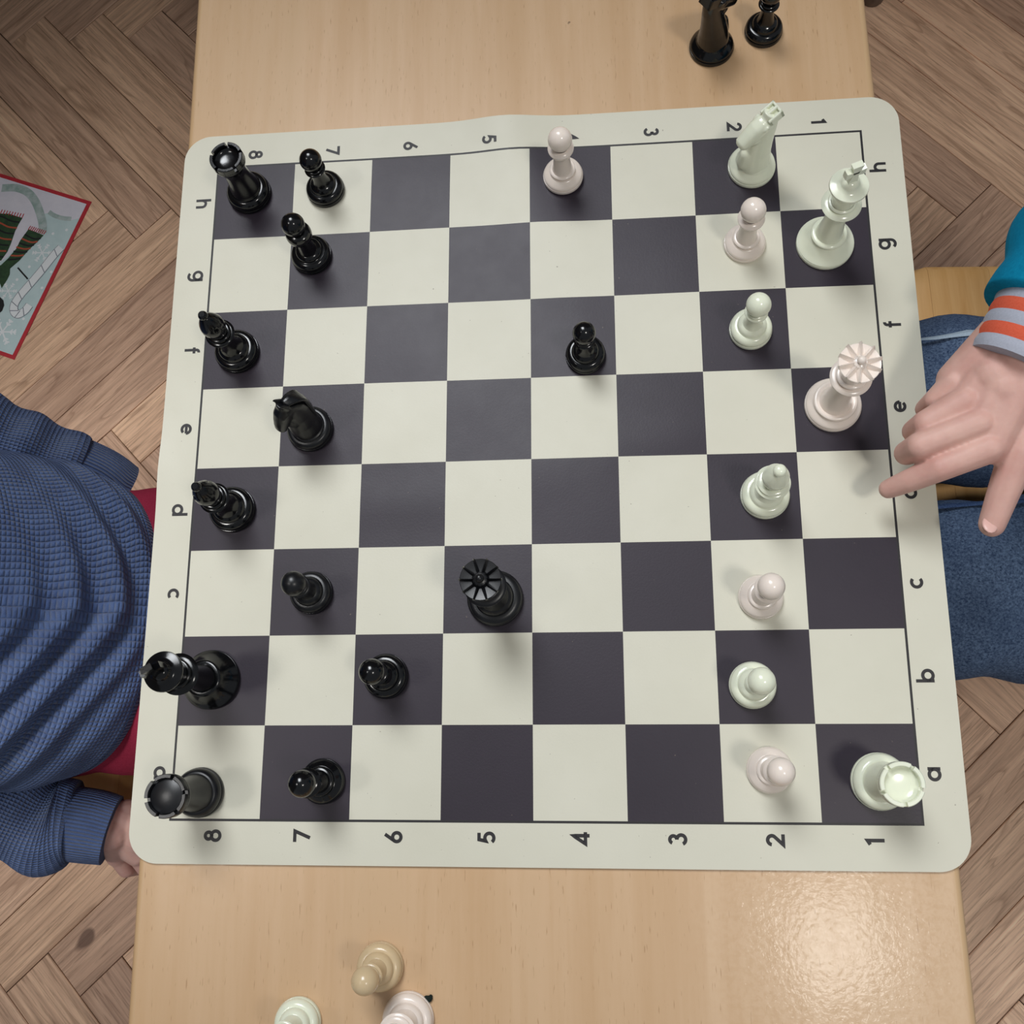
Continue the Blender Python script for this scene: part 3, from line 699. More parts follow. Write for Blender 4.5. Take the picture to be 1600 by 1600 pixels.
for kind, s, mt, x, y, rz, label, surf in PIECES:
    nm = 'chess_' + kind.split('_')[0]
    z = max(mz(x + 0.011 * math.cos(t), y + 0.011 * math.sin(t)) for t in np.linspace(0, 6.28, 9)) if surf == 'm' else TOP + FLOOR_Z
    root = empty(nm, (x, y, z + 0.0001), rz); root.scale = (s, s, s)
    tag(root, label, 'chess piece', ('black' if mt.startswith('black') else 'white') + ' chess pieces ' + ('on the mat' if surf == 'm' else 'off the mat'))
    for pname, me in MESH[kind]:
        key = (me.name, mt)
        if key not in done:
            m2 = me.copy(); m2.materials.append(M[mt]); done[key] = m2
        link(pname, done[key], root)
    if label.startswith('pinkish white piece'):
        o = mk('felt_tuft', *merge([ellipsoid((0.0115, 0.0112, 0.0012), (0.0030, 0.0022, 0.0011), None, 10), ellipsoid((0.0132, 0.0118, 0.0014), (0.0016, 0.0013, 0.0013), None, 10), ellipsoid((0.0135, 0.0128, 0.001), (0.0012, 0.0011, 0.0009), None, 8)]), M['felt'], root)
        o['label'] = 'dark green felt tuft'

# ------------------------------------------------------------------ chairs
SEAT_Z = -0.272
def chair(loc, rz, label, wk=1.0):
    # local: seat front towards +x, origin on the floor under the seat centre
    H = SEAT_Z - FLOOR_Z; root = empty('chair', (loc[0], loc[1], FLOOR_Z), rz); tag(root, label, 'chair', 'wooden school chairs')
    D = 0.195; th = 0.016
    def halfw(x): return wk * (0.196 + 0.012 * (x / D)) * (1 - max(0, (abs(x) - 0.145) / 0.05 * 0.16) ** 1.0 * (1 if abs(x) > .145 else 0))
    edges = np.linspace(-D, D, 8)
    for i in range(7):
        x0, x1 = edges[i], edges[i + 1]; xs = np.linspace(x0 + 0.0001, x1 - 0.0001, 6); V = []
        def zt(x, y): return H - 0.006 * math.exp(-(x / 0.12) ** 2 - (y / 0.13) ** 2) - 0.012 * max(0, (x - 0.14) / 0.055) ** 2
        ys = np.array([-1, -.97, -.9, -.6, -.3, 0, .3, .6, .9, .97, 1]); ny = len(ys)
        dz = [-.006, -.001, 0, 0, 0, 0, 0, 0, 0, -.001, -.006]
        for lay in (0, 1):
            for xx in xs:
                for q, yy in enumerate(ys):
                    Y = yy * halfw(xx); V.append((xx, Y, zt(xx, Y) + (dz[q] if lay == 0 else -th - dz[q] * .5)))
        F = []; nx = 6; o2 = nx * ny
        for a_ in range(nx - 1):
            for b_ in range(ny - 1):
                p = a_ * ny + b_; F.append((p, p + ny, p + ny + 1, p + 1)); F.append((o2 + p, o2 + p + 1, o2 + p + ny + 1, o2 + p + ny))
        for a_ in range(nx - 1):
            for b_, rv in ((0, 0), (ny - 1, 1)):
                p = a_ * ny + b_; f = (p, p + o2, p + ny + o2, p + ny); F.append(f if not rv else tuple(reversed(f)))
        for b_ in range(ny - 1):
            for a_, rv in ((0, 1), (nx - 1, 0)):
                p = a_ * ny + b_; f = (p, p + o2, p + 1 + o2, p + 1); F.append(f if not rv else tuple(reversed(f)))
        mk('seat_stave', V, F, M['chair_wood'], root, sharp=45)
    for sy in (-1, 1):
        V, F, _ = tube([(0.155, sy * .165 * wk, H - .016, .014, .014), (0.165, sy * .172 * wk, H * .5, .0135, .0135), (0.172, sy * .178 * wk, .018, .012, .012)], 14, 4, (0, 1, 0.02)); mk('leg', V, F, M['chair_leg'], root)
        V, F, _ = tube([(-0.24, sy * .165 * wk, .36 + H, .012, .012), (-0.215, sy * .165 * wk, H + .12, .014, .014), (-0.175, sy * .165 * wk, H - .01, .015, .015), (-0.20, sy * .172 * wk, H * .5, .0135, .0135), (-0.225, sy * .178 * wk, .018, .012, .012)], 14, 4, (0, 1, 0.02)); mk('leg', V, F, M['chair_leg'], root)
        for xx in (0.172, -0.225):
            o = mk('leg_foot', *lathe_data([(0, 0), (.015, 0), (.0165, .003), (.0165, .018), (.014, .022), (0, .022)], 16), M['grey_foot'], root); o.location = (xx, sy * .178 * wk, 0)
        V, F, _ = tube([(0.160, sy * .172 * wk, H * .42, .009, .009), (-.20, sy * .172 * wk, H * .42, .009, .009)], 10, 2, (0, 0, 1)); mk('stretcher', V, F, M['chair_leg'], root)
    V = []; F = []; n = 12
    for lay in (0, 1):
        for j in range(5):
            zz = H + .23 + .13 * j / 4
            for i in range(n + 1):
                yy = -.19 + .38 * i / n; V.append((-.205 - .028 * j / 4 - .028 * (1 - (yy / .19) ** 2) - lay * .011 - .006, yy, zz - .02 * (yy / .19) ** 4 * (1 if j == 4 else 0)))
    q = 5 * (n + 1)
    for j in range(4):
        for i in range(n):
            p = j * (n + 1) + i; F.append((p, p + 1, p + n + 2, p + n + 1)); F.append((q + p, q + p + n + 1, q + p + n + 2, q + p + 1))
    ring = [i for i in range(n + 1)] + [j * (n + 1) + n for j in range(1, 5)] + [4 * (n + 1) + i for i in range(n - 1, -1, -1)] + [j * (n + 1) for j in range(3, 0, -1)]
    for k in range(len(ring)): p, r_ = ring[k], ring[(k + 1) % len(ring)]; F.append((p, p + q, r_ + q, r_))
    mk('backrest', V, F, M['chair_wood'], root, sharp=45)
    return root
chair((-0.485, -0.113, 0), 0.0, 'wooden chair under the child in the blue jumper', 0.70)
chair((0.500, 0.074, 0), PI + 0.02, 'pale wooden chair under the child in jeans', 0.93)
chair((0.632, 1.062, 0), PI - 0.03, 'wooden chair of which only a leg foot shows beyond the table')

# ------------------------------------------------------------------ people
def hand_mesh(chains, palm, extra=(), voxel=0.0011):
    P = []
    for ch in chains:
        for (p0, r0), (p1, r1) in zip(ch, ch[1:]): P.append(capsule(p0, r0, p1, r1, 14, 5))
    for (p0, r0, p1, r1) in palm: P.append(capsule(p0, r0, p1, r1, 16, 6))
    P += list(extra)
    return remesh(merge(P), voxel, 4)
def face_head(c, fwd, r=0.082):
    # head with nose, ears, chin; forward unit vector fwd (horizontal)
    f = Vector(fwd).normalized(); s = Vector((0, 0, 1)).cross(f); c = Vector(c); up = Vector((0, 0, 1)); R = Matrix((f, s, up)).transposed()
    P = [ellipsoid(c + up * .02, (.088, .073, .085), R), ellipsoid(c + f * .018 - up * .045, (.062, .055, .062), R), capsule(c + f * .082 + up * .005, .006, c + f * .096 - up * .022, .010, 10, 4),
         capsule(c + f * .03 - up * .095, .022, c + f * .055 - up * .09, .020, 12, 4)]
    for q in (-1, 1): P.append(ellipsoid(c + s * q * .074 - f * .005 - up * .01, (.018, .008, .028), R))
    return P, R
def person(body_data, name, label):
    o = mk(name, body_data[0], body_data[1], M['skin'], None, sharp=0); tag(o, label, 'person'); return o
def face_parts(root, c, fwd, hairmat):
    f = Vector(fwd).normalized(); up = Vector((0, 0, 1)); s = up.cross(f); c = Vector(c); R = Matrix((f, s, up)).transposed()
    for q in (-1, 1):
        e = mk('eye', *ellipsoid(c + f * .074 + s * q * .03 + up * .008, (.012, .013, .010), R, 14), M['eye'], root)
        mk('iris', *ellipsoid(c + f * .083 + s * q * .03 + up * .008, (.0042, .006, .006), R, 12), M['iris'], e)
    mk('mouth', *ellipsoid(c + f * .077 - up * .052, (.006, .020, .005), R, 14), M['lip'], root)
    d = ellipsoid(c + up * .030 - f * .008, (.098, .082, .090), R, 32); V = []
    for p in d[0]:
        p = Vector(p); l = p - c; a_ = l.dot(f); z_ = l.z
        if a_ > .03 and z_ < .055: p = c + f * .02 + (p - c - f * .02) * .72
        elif a_ <= .03 and z_ < -.045: p = c + (p - c) * .8
        V.append(p + Vector((noise.noise(p * 60), noise.noise(p * 60 + Vector((9, 0, 0))), noise.noise(p * 60 + Vector((0, 9, 0))))) * .004)
    mk('hair', V, d[1], hairmat, root)
def shoe(root, x, y, fx):
    d = ellipsoid((x + fx * .045, y, FLOOR_Z + .037), (.105, .040, .036)); V = [(p[0], p[1], max(p[2], FLOOR_Z + .014)) for p in d[0]]
    o = mk('shoe', V, d[1], M['shoe'], root)
    d = ellipsoid((x + fx * .045, y, FLOOR_Z + .008), (.110, .043, .016)); mk('sole', [(p[0], p[1], min(max(p[2], FLOOR_Z + .0005), FLOOR_Z + .016)) for p in d[0]], d[1], M['sole'], o, sharp=30)

# ---- child on the left, blue waffle jumper, red trousers
YL = -0.083
def limb(*pts): return [capsule(p[:3], p[3], q[:3], q[3], 14, 5) for p, q in zip(pts, pts[1:])]
hc = (-0.550, YL, 0.345)
P, _ = face_head(hc, (1, 0, -.1))
P += limb((-.55, YL, .20, .040), (-.55, YL, .30, .038))
P += limb((-.50, YL, -.17, .070), (-.55, YL, -.03, .060), (-.565, YL, .09, .060), (-.555, YL, .17, .042))
for q in (-1, 1):
    P += limb((-.565, YL, .125, .040), (-.565, YL + q * .105, .125, .028))
    yk = YL + q * .062
    P += limb((-.47, yk, -.205, .048), (-.115, yk, -.20, .040), (-.105, yk, -.34, .034), (-.155, yk, FLOOR_Z + .09, .028), (-.17, yk, FLOOR_Z + .035, .024), (-.10, yk, FLOOR_Z + .03, .016))
P += limb((-.565, YL + .105, .125, .027), (-.58, .088, -.055, .025), (-.53, .084, -.10, .026), (-.455, .064, -.15, .024), (-.405, .050, -.185, .022))
P += limb((-.565, YL - .105, .125, .027), (-.592, -.228, -.078, .025), (-.545, -.230, -.135, .025), (-.475, -.228, -.175, .023), (-.385, -.250, -.206, .021))
body = remesh(merge(P), 0.0045, 4)
# right hand gripping the side of the seat; left hand tucked beside the thigh
W_ = Vector((-.385, -.250, -.208))
kn = [Vector((-.322, -.262, -.236)), Vector((-.340, -.270, -.233)), Vector((-.359, -.2745, -.233)), Vector((-.378, -.2755, -.236))]
ch = []
for i, k_ in enumerate(kn):
    d = Vector((.006, -.022, 0)).normalized()
    p1 = k_ + d * .013 + Vector((0, 0, -.012)); p2 = p1 + Vector((.001, -.001, -.022)); p3 = p2 + Vector((0, .004, -.012))
    ch.append([(k_, .0085), (p1, .0075), (p2, .0068), (p3, .0058)])
palm = [(W_ + Vector((-.02, .003, .004)), .021, W_, .020)] + [(W_ + Vector((.006 + .002 * i, .006 - .004 * i, -.004)), .0155, k_, .0098) for i, k_ in enumerate(kn)]
ch.append([(W_ + Vector((.02, .010, -.012)), .012), (Vector((-.335, -.240, -.246)), .0095), (Vector((-.312, -.246, -.256)), .0075)])
hd = hand_mesh(ch, palm)
W2 = Vector((-.405, .048, -.190)); ch = []
for i in range(4):
    k_ = W2 + Vector((-.020 + .013 * i, -.046, -.040)); ch.append([(k_, .0085), (k_ + Vector((.004, -.024, -.012)), .0075), (k_ + Vector((.006, -.044, -.013)), .0062)])
palm = [(W2 + Vector((-.004 + .003 * i, -.004, -.004)), .015, W2 + Vector((-.020 + .013 * i, -.046, -.040)), .0098) for i in range(4)]
ch.append([(W2 + Vector((.010, -.014, -.012)), .011), (W2 + Vector((.026, -.034, -.034)), .0085), (W2 + Vector((.032, -.050, -.046)), .007)])
hd2 = hand_mesh(ch, palm, voxel=0.0016)
kid = person(merge([body, hd, hd2]), 'person', 'child on the left in a blue waffle knit jumper and red trousers, seated')
face_parts(kid, hc, (1, 0, -.1), M['hair'])
# jumper torso: rings between front and back points
FR = [(-.316, -.142), (-.319, -.132), (-.331, -.115), (-.360, -.092), (-.400, -.062), (-.445, -.018), (-.472, .05), (-.485, .12), (-.500, .175), (-.512, .215), (-.520, .235)]
BK = [(-.520, -.235), (-.525, -.226), (-.540, -.212), (-.570, -.180), (-.600, -.130), (-.625, -.07), (-.640, .01), (-.645, .09), (-.628, .165), (-.598, .208), (-.585, .230)]
HWD = [.126, .129, .134, .139, .142, .143, .147, .150, .128, .068, .055]
ctrl = [(f[0], f[1], b[0], b[1], h) for f, b, h in zip(FR, BK, HWD)]
def torso(ctrl, yc, sub, seg, cell, sgn=1, t0=0.0, t1=1.0, fold=0.0085, off=0.0, nexp=2.5):
    C = catmull(ctrl, sub); n = len(C); i0, i1 = int(t0 * (n - 1)), int(t1 * (n - 1)); V = []; UV = []; F = []; acc = 0
    for i in range(i0, i1 + 1):
        fx, fz, bx, bz, hw = C[i]; cx, cz = (fx + bx) / 2, (fz + bz) / 2; dx, dz = (fx - bx) / 2, (fz - bz) / 2
        if i > i0: acc += math.hypot(C[i][0] - C[i - 1][0], C[i][1] - C[i - 1][1])
        fade = min(1, acc / 0.022) if t0 == 0 or off == 0 else 0
        nrm = Vector((-dz, 0, dx)).normalized() if dx > 0 else Vector((dz, 0, -dx)).normalized()
        for k in range(seg + 1):
            an = 2 * PI * k / seg; c_, s_ = math.cos(an), math.sin(an)
            c2 = math.copysign(abs(c_) ** (2 / nexp), c_); s2 = math.copysign(abs(s_) ** (2 / nexp), s_)
            p = Vector((cx + dx * c2, yc + hw * s2, cz + dz * c2)); out = Vector((dx * c_ , hw * s_ , dz * c_)).normalized() + nrm * 0.55; out.normalize()
            yy = p.y - yc; wv = acc - 0.42 * abs(yy) * (1.0 if yy < 0 else 0.4) + 0.012 * math.sin(yy * 26 + 1)
            d = fold * fade * (math.sin(2 * PI * wv / 0.034 + 0.6) * (0.55 + 0.45 * math.sin(yy * 19 + acc * 30)) + 0.55 * noise.noise(Vector((p.x * 17, p.y * 15, p.z * 17)))) if fold else 0
            V.append(p + out * (d + off)); UV.append((round(2.7 * (0.13 + 0.11) / cell) * k / seg, acc / cell))
    m = i1 - i0 + 1
    for i in range(m - 1):
        for k in range(seg): a_ = i * (seg + 1) + k; F.append((a_, a_ + 1, a_ + seg + 2, a_ + seg + 1))
    return V, F, np.array(UV)
V, F, UV = torso(ctrl, YL, 14, 180, 0.0034, t0=0.055)
mk('jumper', V, F, M['waffle'], kid, uvs=UV, sharp=0)
jm = kid.children[-1]
V, F, UV = torso(ctrl, YL, 14, 180, 0.0030, t0=0.0, t1=0.075, fold=0, off=0.0006)
mk('jumper_hem', V, F, M['rib'], jm, uvs=UV, sharp=0)
def sleeve(root, path, cellw, cuff_from, seed, mat1, mat2, amp=0.004, sname='sleeve', cname='cuff'):
    def dsp(an, acc): return amp * (math.sin(acc * 170 + 1.6 * math.sin(an + seed) + seed) * (0.6 + 0.4 * math.cos(an * 2 + seed)) + 0.7 * noise.noise(Vector((math.cos(an) * 1.3 + seed, math.sin(an) * 1.3, acc * 24))))
    V, F, UV = tube(path, 60, 14, (0, 0.05, 1), cellw, dsp); s = mk(sname, V, F, mat1, root, uvs=UV, sharp=0)
    e = path[-1]; V, F, UV = tube(cuff_from, 60, 8, (0, 0.05, 1), 0.0029, None, True); mk(cname, V, F, mat2, s, uvs=UV, sharp=40)
    return s
sleeve(kid, [(-.545, YL - .085, .155, .062, .066), (-.575, YL - .135, .07, .056, .056), (-.595, -.228, -.075, .048, .050), (-.545, -.224, -.135, .043, .044), (-.475, -.226, -.174, .0365, .038), (-.425, -.246, -.197, .0390, .036), (-.402, -.248, -.203, .033, .031)], 0.0034,
       [(-.418, -.2465, -.199, .0315, .0300), (-.402, -.2475, -.2035, .0305, .0290), (-.386, -.2500, -.208, .0300, .0280), (-.373, -.2530, -.2118, .0285, .0268)], 1.0, M['waffle'], M['rib'])
sleeve(kid, [(-.545, YL + .085, .155, .062, .066), (-.575, YL + .14, .07, .056, .056), (-.585, .092, -.055, .048, .050), (-.535, .086, -.10, .045, .046), (-.460, .066, -.148, .037, .037), (-.424, .056, -.170, .0305, .0305), (-.414, .053, -.177, .0285, .0285)], 0.0034,
       [(-.424, .056, -.170, .030, .030), (-.400, .048, -.187, .028, .028), (-.386, .040, -.202, .0255, .0255)], 2.3, M['waffle'], M['rib'])
def trousers(root, hips, legs, mat, names='trouser_leg', wr=0.002):
    o = mk('trousers', *ellipsoid(hips[0], hips[1]), mat, root)
    for sd, path in enumerate(legs):
        def dsp(an, acc): return wr * (math.sin(acc * 95 + 2.2 * math.sin(an + sd)) + 1.2 * noise.noise(Vector((math.cos(an) + sd * 5, math.sin(an), acc * 16))))
        V, F, UV = tube(path, 40, 12, (0, 0.02, 1), 0.003, dsp); mk(names, V, F, mat, o, uvs=UV, sharp=0)
    return o
legs = []
for q in (-1, 1):
    yk = YL + q * .064
    legs.append([(-.50, yk, -.205, .060, .055), (-.38, yk, -.205, .060, .060), (-.25, yk, -.203, .056, .058), (-.135, yk, -.205, .052, .054), (-.090, yk, -.245, .050, .052), (-.092, yk, -.34, .046, .05), (-.125, yk, -.50, .044, .046), (-.165, yk, FLOOR_Z + .055, .043, .043)])
trousers(kid, ((-.485, YL, -.19), (.10, .128, .078)), legs, M['red'])
for q in (-1, 1): shoe(kid, -.165, YL + q * .064, 1)

# ---- child on the right, jeans, teal top with striped cuffs, pointing with the right hand
YR = 0.018
hc = (0.580, YR, 0.335)
P, _ = face_head(hc, (-1, 0, -.1))
P += limb((.585, YR, .19, .040), (.585, YR, .29, .038))
P += limb((.545, YR, -.17, .070), (.565, YR, -.03, .060), (.575, YR, .09, .060), (.583, YR, .165, .042))
for q in (-1, 1):
    P += limb((.578, YR, .115, .040), (.575, YR + q * .10, .112, .028))
    yk = YR + q * .079
    P += limb((.50, yk, -.195, .050), (.165, yk, -.19, .042), (.148, yk, -.33, .036), (.205, yk, FLOOR_Z + .09, .028), (.22, yk, FLOOR_Z + .035, .024), (.15, yk, FLOOR_Z + .03, .016))
WR = Vector((.2905, .0365, .0690))
P += limb((.572, YR + .10, .118, .027), (.478, .230, .088, .026), (.400, .175, .083, .025), (.335, .106, .079, .023), (WR.x + .008, WR.y + .012, WR.z + .001, .0215))
P += limb((.575, YR - .09, .118, .027), (.603, -.160, -.058, .025), (.56, -.163, -.128, .024), (.50, -.156, -.172, .020))
body = remesh(merge(P), 0.0045, 4)
kI = Vector((.2684, -.0176, .058)); kM = Vector((.2632, -.0033, .061)); kR = Vector((.2582, .0112, .0595)); kP = Vector((.2542, .0242, .0545))
ch = [[(kI, .0092), (Vector((.2420, -.0272, .0520)), .0080), (Vector((.2278, -.0312, .0400)), .0071), (Vector((.2185, -.0334, .0300)), .0060)],
      [(kM, .0092), (Vector((.2320, -.0137, .0535)), .0083), (Vector((.2290, -.0130, .0360)), .0074), (Vector((.2400, -.0100, .0270)), .0064)],
      [(kR, .0088), (Vector((.2372, .0005, .0520)), .0080), (Vector((.2350, .0010, .0345)), .0071), (Vector((.2460, .0035, .0265)), .0062)],
      [(kP, .0080), (Vector((.2452, .0160, .0475)), .0070), (Vector((.2435, .0155, .0330)), .0062), (Vector((.2520, .0175, .0260)), .0055)],
      [(WR + Vector((.000, -.016, -.012)), .0135), (Vector((.2880, -.0175, .0520)), .0112), (Vector((.2795, -.0405, .0430)), .0092), (Vector((.2738, -.0575, .0360)), .0078)]]
palm = [(WR + Vector((.012, .016, .002)), .0215, WR, .0205)]
palm += [(WR + Vector((-.006 + .003 * (1.5 - i) , -.010 + .006 * i, -.004)), .0165, k_ + Vector((.003, .003, -.004)), .0115) for i, k_ in enumerate((kI, kM, kR, kP))]
palm += [(WR + Vector((-.012, -.02, -.008)), .016, (kI + kM) * .5 + Vector((.008, .002, -.010)), .012), (WR + Vector((-.016, -.012, -.008)), .016, (kR + kP) * .5 + Vector((.008, .002, -.009)), .011)]
hd = hand_mesh(ch, palm)
W2 = Vector((.50, -.155, -.172)); ch = []
for i in range(4):
    k_ = W2 + Vector((-.05, .012 - .014 * i, .01)); ch.append([(k_, .0085), (k_ + Vector((-.028, 0, -.004)), .0075), (k_ + Vector((-.044, .002, -.014)), .0062)])
palm = [(W2 + Vector((-.004, .004 - .003 * i, 0)), .015, W2 + Vector((-.05, .012 - .014 * i, .01)), .0098) for i in range(4)]
ch.append([(W2 + Vector((-.015, .012, -.004)), .011), (W2 + Vector((-.045, .032, .004)), .0085), (W2 + Vector((-.062, .036, .002)), .007)])
hd2 = hand_mesh(ch, palm, voxel=0.0016)
kid2 = person(merge([body, hd, hd2]), 'person', 'child on the right in jeans and teal top pointing at the mat')
face_parts(kid2, hc, (-1, 0, -.1), M['hair2'])
# thumb nail and index nail
d = ellipsoid((.2705, -.0590, .0415), (.0045, .0060, .0014), Matrix.Rotation(-.25, 3, 'Z') @ Matrix.Rotation(-.35, 3, 'X'), 14); mk('thumb_nail', *d, M['nail'], kid2)
d = ellipsoid((.2185, -.0334, .0345), (.0058, .0040, .0014), Matrix.Rotation(.25, 3, 'Z') @ Matrix.Rotation(-.75, 3, 'Y'), 14); mk('finger_nail', *d, M['nail'], kid2)
ctrl2 = [(.432, -.17, .655, -.19, .128), (.430, -.15, .655, -.17, .131), (.436, -.10, .655, -.11, .137), (.452, -.02, .66, -.03, .138), (.472, .06, .665, .05, .143), (.488, .12, .668, .11, .148), (.51, .165, .66, .165, .128), (.535, .195, .635, .20, .068), (.545, .212, .625, .218, .054)]
V, F, UV = torso(ctrl2, YR, 10, 90, 0.004, fold=0.004)
F = [tuple(reversed(f)) for f in F]
top2 = mk('teal_top', V, F, M['teal'], kid2, uvs=UV, sharp=0)
def dsp2(an, acc): return 0.003 * (math.sin(acc * 120 + an) + noise.noise(Vector((math.cos(an) * 1.3, math.sin(an) * 1.3, acc * 22))))
V, F, UV = tube([(.565, YR + .085, .145, .060, .064), (.545, YR + .145, .115, .055, .055), (.478, .232, .088, .047, .046), (.400, .175, .083, .043, .041), (.340, .112, .080, .040, .037), (.3135, .0725, .0765, .0375, .035), (.3010, .0545, .0745, .0335, .031)], 48, 12, (0, 0.05, 1), 0.004, dsp2)
sl = mk('sleeve', V, F, M['teal'], top2, uvs=UV, sharp=0)
V, F, UV = tube([(.565, YR - .085, .145, .060, .064), (.59, YR - .14, .06, .055, .055), (.605, -.165, -.06, .045, .046), (.56, -.165, -.13, .04, .04), (.505, -.157, -.17, .031, .03)], 36, 8, (0, 0.05, 1), 0.004, dsp2)
mk('sleeve', V, F, M['teal'], top2, uvs=UV, sharp=0)
# striped cuff: five knitted bands around the wrist
c0 = Vector((.3045, .0585, .0740)); c1 = Vector((.2845, .0270, .0670)); st = np.linspace(0, 1, 6)
for i in range(5):
    p, q = c0.lerp(c1, float(st[i])), c0.lerp(c1, float(st[i + 1])); ra, rb = .0300 - .0030 * float(st[i]), .0300 - .0030 * float(st[i + 1])
    V, F, UV = tube([tuple(p) + (ra, ra * .93), tuple(p.lerp(q, .5)) + ((ra + rb) / 2 + .0006, ((ra + rb) / 2 + .0006) * .93), tuple(q) + (rb, rb * .93)], 44, 4, (0, 0.05, 1), 0.003)
    o = mk('cuff_band', V, F, M['cuff_orange'] if i % 2 else M['cuff_grey'], sl, uvs=UV, sharp=60)
legs = []
for q in (-1, 1):
    yk = YR + q * .079
    legs.append([(.53, yk, -.195, .076, .062), (.42, yk, -.196, .0745, .064), (.30, yk, -.195, .070, .063), (.205, yk, -.197, .063, .060), (.140, yk, -.235, .058, .058), (.135, yk, -.33, .053, .055), (.175, yk, -.50, .05, .052), (.215, yk, FLOOR_Z + .055, .05, .05)])
jeans = trousers(kid2, ((.535, YR, -.185), (.10, .145, .075)), legs, M['denim'], 'jeans_leg', 0.0022)
# faded whisker crease and the seam of the jeans, laid along the thigh surface
def surf_strip(name, pts, wd, mat, leg_y, rz=.0655, ry=.0735):
    V = []; F = []
    for i, (x, y, ww) in enumerate(pts):
        for k in (-1, -.5, 0, .5, 1):
            yy = y + k * ww; t = max(-1, min(1, (yy - leg_y) / ry)); V.append((x, yy, -.1955 + rz * math.sqrt(1 - t * t * .96) + .0028 - .0012 * abs(k)))
    for i in range(len(pts) - 1):
        for k in range(4): a_ = i * 5 + k; F.append((a_, a_ + 1, a_ + 6, a_ + 5))
    return mk(name, V, F, mat, jeans)
surf_strip('faded_crease', [(.298, .1295, .0012), (.312, .1305, .0018), (.325, .1325, .0022), (.337, .1345, .0032), (.346, .1345, .0026), (.356, .1325, .0008)], 0, M['denim_faded'], YR + .079)
surf_strip('inner_seam', [(.285, -.0045, .0022), (.315, -.002, .0022), (.345, .0005, .0022), (.38, .002, .0022), (.43, .002, .0022)], 0, M['denim_seam'], YR - .079)
for q in (-1, 1): shoe(kid2, .215, YR + q * .079, -1)

# ------------------------------------------------------------------ printed Christmas card on the floor
A_ = Vector((-0.72251, 0.62504, 0)); T_ = Vector((-.34945, -.93695, 0)); S_ = Vector((-.93695, .34945, 0)); CZ = FLOOR_Z + 0.0006
def cp(s, t, lay): p = A_ + S_ * (s * .001) + T_ * (t * .001); return (p.x, p.y, CZ + lay * 0.00012)
card = mk('christmas_card', [cp(0, 0, 0), cp(0, 270, 0), cp(380, 270, 0), cp(380, 0, 0)] + [tuple(Vector(cp(s, t, 0)) - Vector((0, 0, .0005))) for s, t in ((0, 0), (0, 270), (380, 270), (380, 0))],
          [(0, 1, 2, 3)[::-1], (4, 5, 6, 7), (0, 4, 5, 1)[::-1], (1, 5, 6, 2)[::-1], (2, 6, 7, 3)[::-1], (3, 7, 4, 0)[::-1]], M['pr_red'], None, smooth=False)
tag(card, 'red-bordered Christmas picture sheet lying on the parquet floor', 'card')
def poly(name, pts, lay, mat, par=card): return mk(name, [cp(s, t, lay) for s, t in pts], [tuple(range(len(pts)))], mat, par, smooth=False)
def ribbon(name, pts, wd, lay, mat, par=card):
    L = stroke(pts, wd); V = []; F = []
    for p, q in L: V += [cp(p[0], p[1], lay), cp(q[0], q[1], lay)]
    for i in range(len(L) - 1): F.append((2 * i, 2 * i + 1, 2 * i + 3, 2 * i + 2))
    return mk(name, V, F, mat, par, smooth=False)
def sm(pts, n=6): return [tuple(p) for p in catmull(pts, n)]
poly('printed_sky', [(6, 6), (6, 264), (374, 264), (374, 6)], 1, M['pr_teal'])
hor = sm([(6, 31), (22, 40), (40, 43), (59, 39), (64, 43)])
poly('printed_snow', [(6, 6)] + hor + sm([(58, 52), (50, 66), (60, 90), (80, 108), (91, 130), (120, 140), (250, 90), (374, 40)], 4) + [(374, 6)], 2, M['pr_snow'])
ribbon('printed_snow_edge', sm([(150, 22), (128, 15), (107, 16), (88, 26), (71, 42), (58, 58), (51, 72)]), 13, 3, M['pr_wash'])
ribbon('printed_hill_shade', sm([(58, 36), (46, 39), (32, 39), (18, 36)]), 7, 3, M['pr_wash'])
sc1 = poly('printed_scarf', [(160, 68), (132, 62), (118, 58), (94, 58), (95, 70), (95, 82), (92, 102), (91, 116), (94, 133), (160, 133)], 4, M['pr_green'])
sc2 = poly('printed_scarf', [(76, 72), (62, 73), (48, 74), (53, 88), (59, 101), (66, 124), (74, 140), (70, 149), (70, 159), (72, 173), (85, 160), (160, 168), (160, 133), (91, 140), (85, 126), (80, 108), (80, 93)], 4, M['pr_green'])
for i in range(7):
    t = i / 6
    ribbon('scarf_stripe', sm([(50 + 8 * t * 2, 80 + 40 * t), (60 + 7 * t * 2, 84 + 40 * t), (78 + 6 * t, 82 + 46 * t)]), 2.6, 5, M['pr_black'] if i % 2 == 0 else M['pr_orange'], sc2)
    ribbon('scarf_stripe', sm([(95 - 2 * t, 66 + 60 * t), (110, 68 + 62 * t), (130, 66 + 62 * t), (158, 72 + 58 * t)]), 2.6, 5, M['pr_black'] if i % 2 == 0 else M['pr_orange'], sc1)
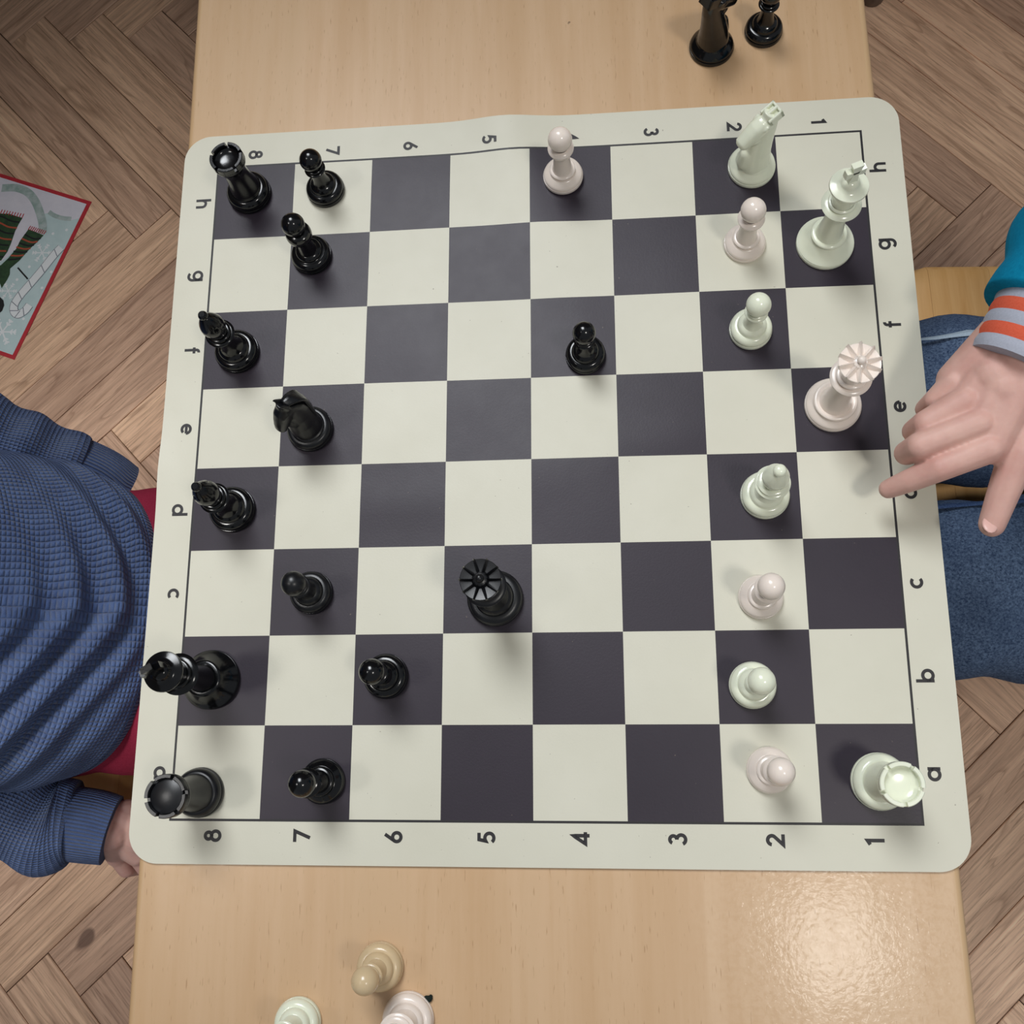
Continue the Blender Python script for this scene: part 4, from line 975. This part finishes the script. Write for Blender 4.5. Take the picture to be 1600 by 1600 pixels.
for i in range(9):
    ribbon('scarf_fringe', [(76 - 3.4 * i, 73), (75 - 3.4 * i, 66)], 1.4, 5, M['pr_red'], sc2); ribbon('scarf_fringe', [(95 + 4.6 * i, 58 + .5 * i), (95 + 4.6 * i, 51 + .5 * i)], 1.4, 5, M['pr_red'], sc1)
cane = sm([(12, 84), (17, 98), (25, 130), (33, 157), (39, 178), (40, 192), (35, 201), (27, 203), (20, 195), (17, 184)], 6)
ribbon('candy_cane_outline', cane, 13.5, 5, M['pr_grey']); cn = ribbon('candy_cane', cane, 11.8, 6, M['pr_white'])
for i in range(5, len(cane) - 3, 6):
    (x0, y0), (x1, y1) = cane[i], cane[i + 1]; d = Vector((x1 - x0, y1 - y0)).normalized(); nn = Vector((-d.y, d.x))
    ribbon('cane_stripe', [tuple(Vector((x0, y0)) + nn * 5.8 + d * 3), tuple(Vector((x0, y0)) - nn * 5.8 - d * 3)], 1.2, 7, M['pr_grey'], cn)
ribbon('printed_twig', [(63, 135), (39, 147)], 2.4, 5, M['pr_black'])
poly('printed_mitten', [(70, 186), (60, 190), (55, 197), (54, 206), (58, 214), (80, 216)], 5, M['pr_black'])
for (s, t, r) in ((38, 236, 22), (60, 174, 14), (37, 101, 16)):
    V = []; F = []; lz = 3
    for k in range(6):
        an = k * PI / 3 + .3; d = (math.cos(an), math.sin(an))
        segs = [((0, 0), (r * d[0], r * d[1]))]
        for fr_ in (.55, .8):
            for sg in (-1, 1): a2 = an + sg * .8; segs.append(((r * fr_ * d[0], r * fr_ * d[1]), (r * fr_ * d[0] + r * .25 * math.cos(a2), r * fr_ * d[1] + r * .25 * math.sin(a2))))
        for a_, b_ in segs:
            for p, q in stroke([(s + a_[0], t + a_[1]), (s + b_[0], t + b_[1])], r * .11): V += [cp(*p, lz), cp(*q, lz)]
            lz += 0.02; n0 = len(V) - 4; F.append((n0, n0 + 1, n0 + 3, n0 + 2))
    mk('printed_snowflake', V, F, M['pr_white'], card, smooth=False)
for (s, t) in ((35, 67), (17, 55), (46, 128), (9, 125), (55, 153), (11, 153), (16, 207)):
    poly('printed_snow_dot', arc(s, t, 2.3, 0, 330, 11), 3, M['pr_white'])
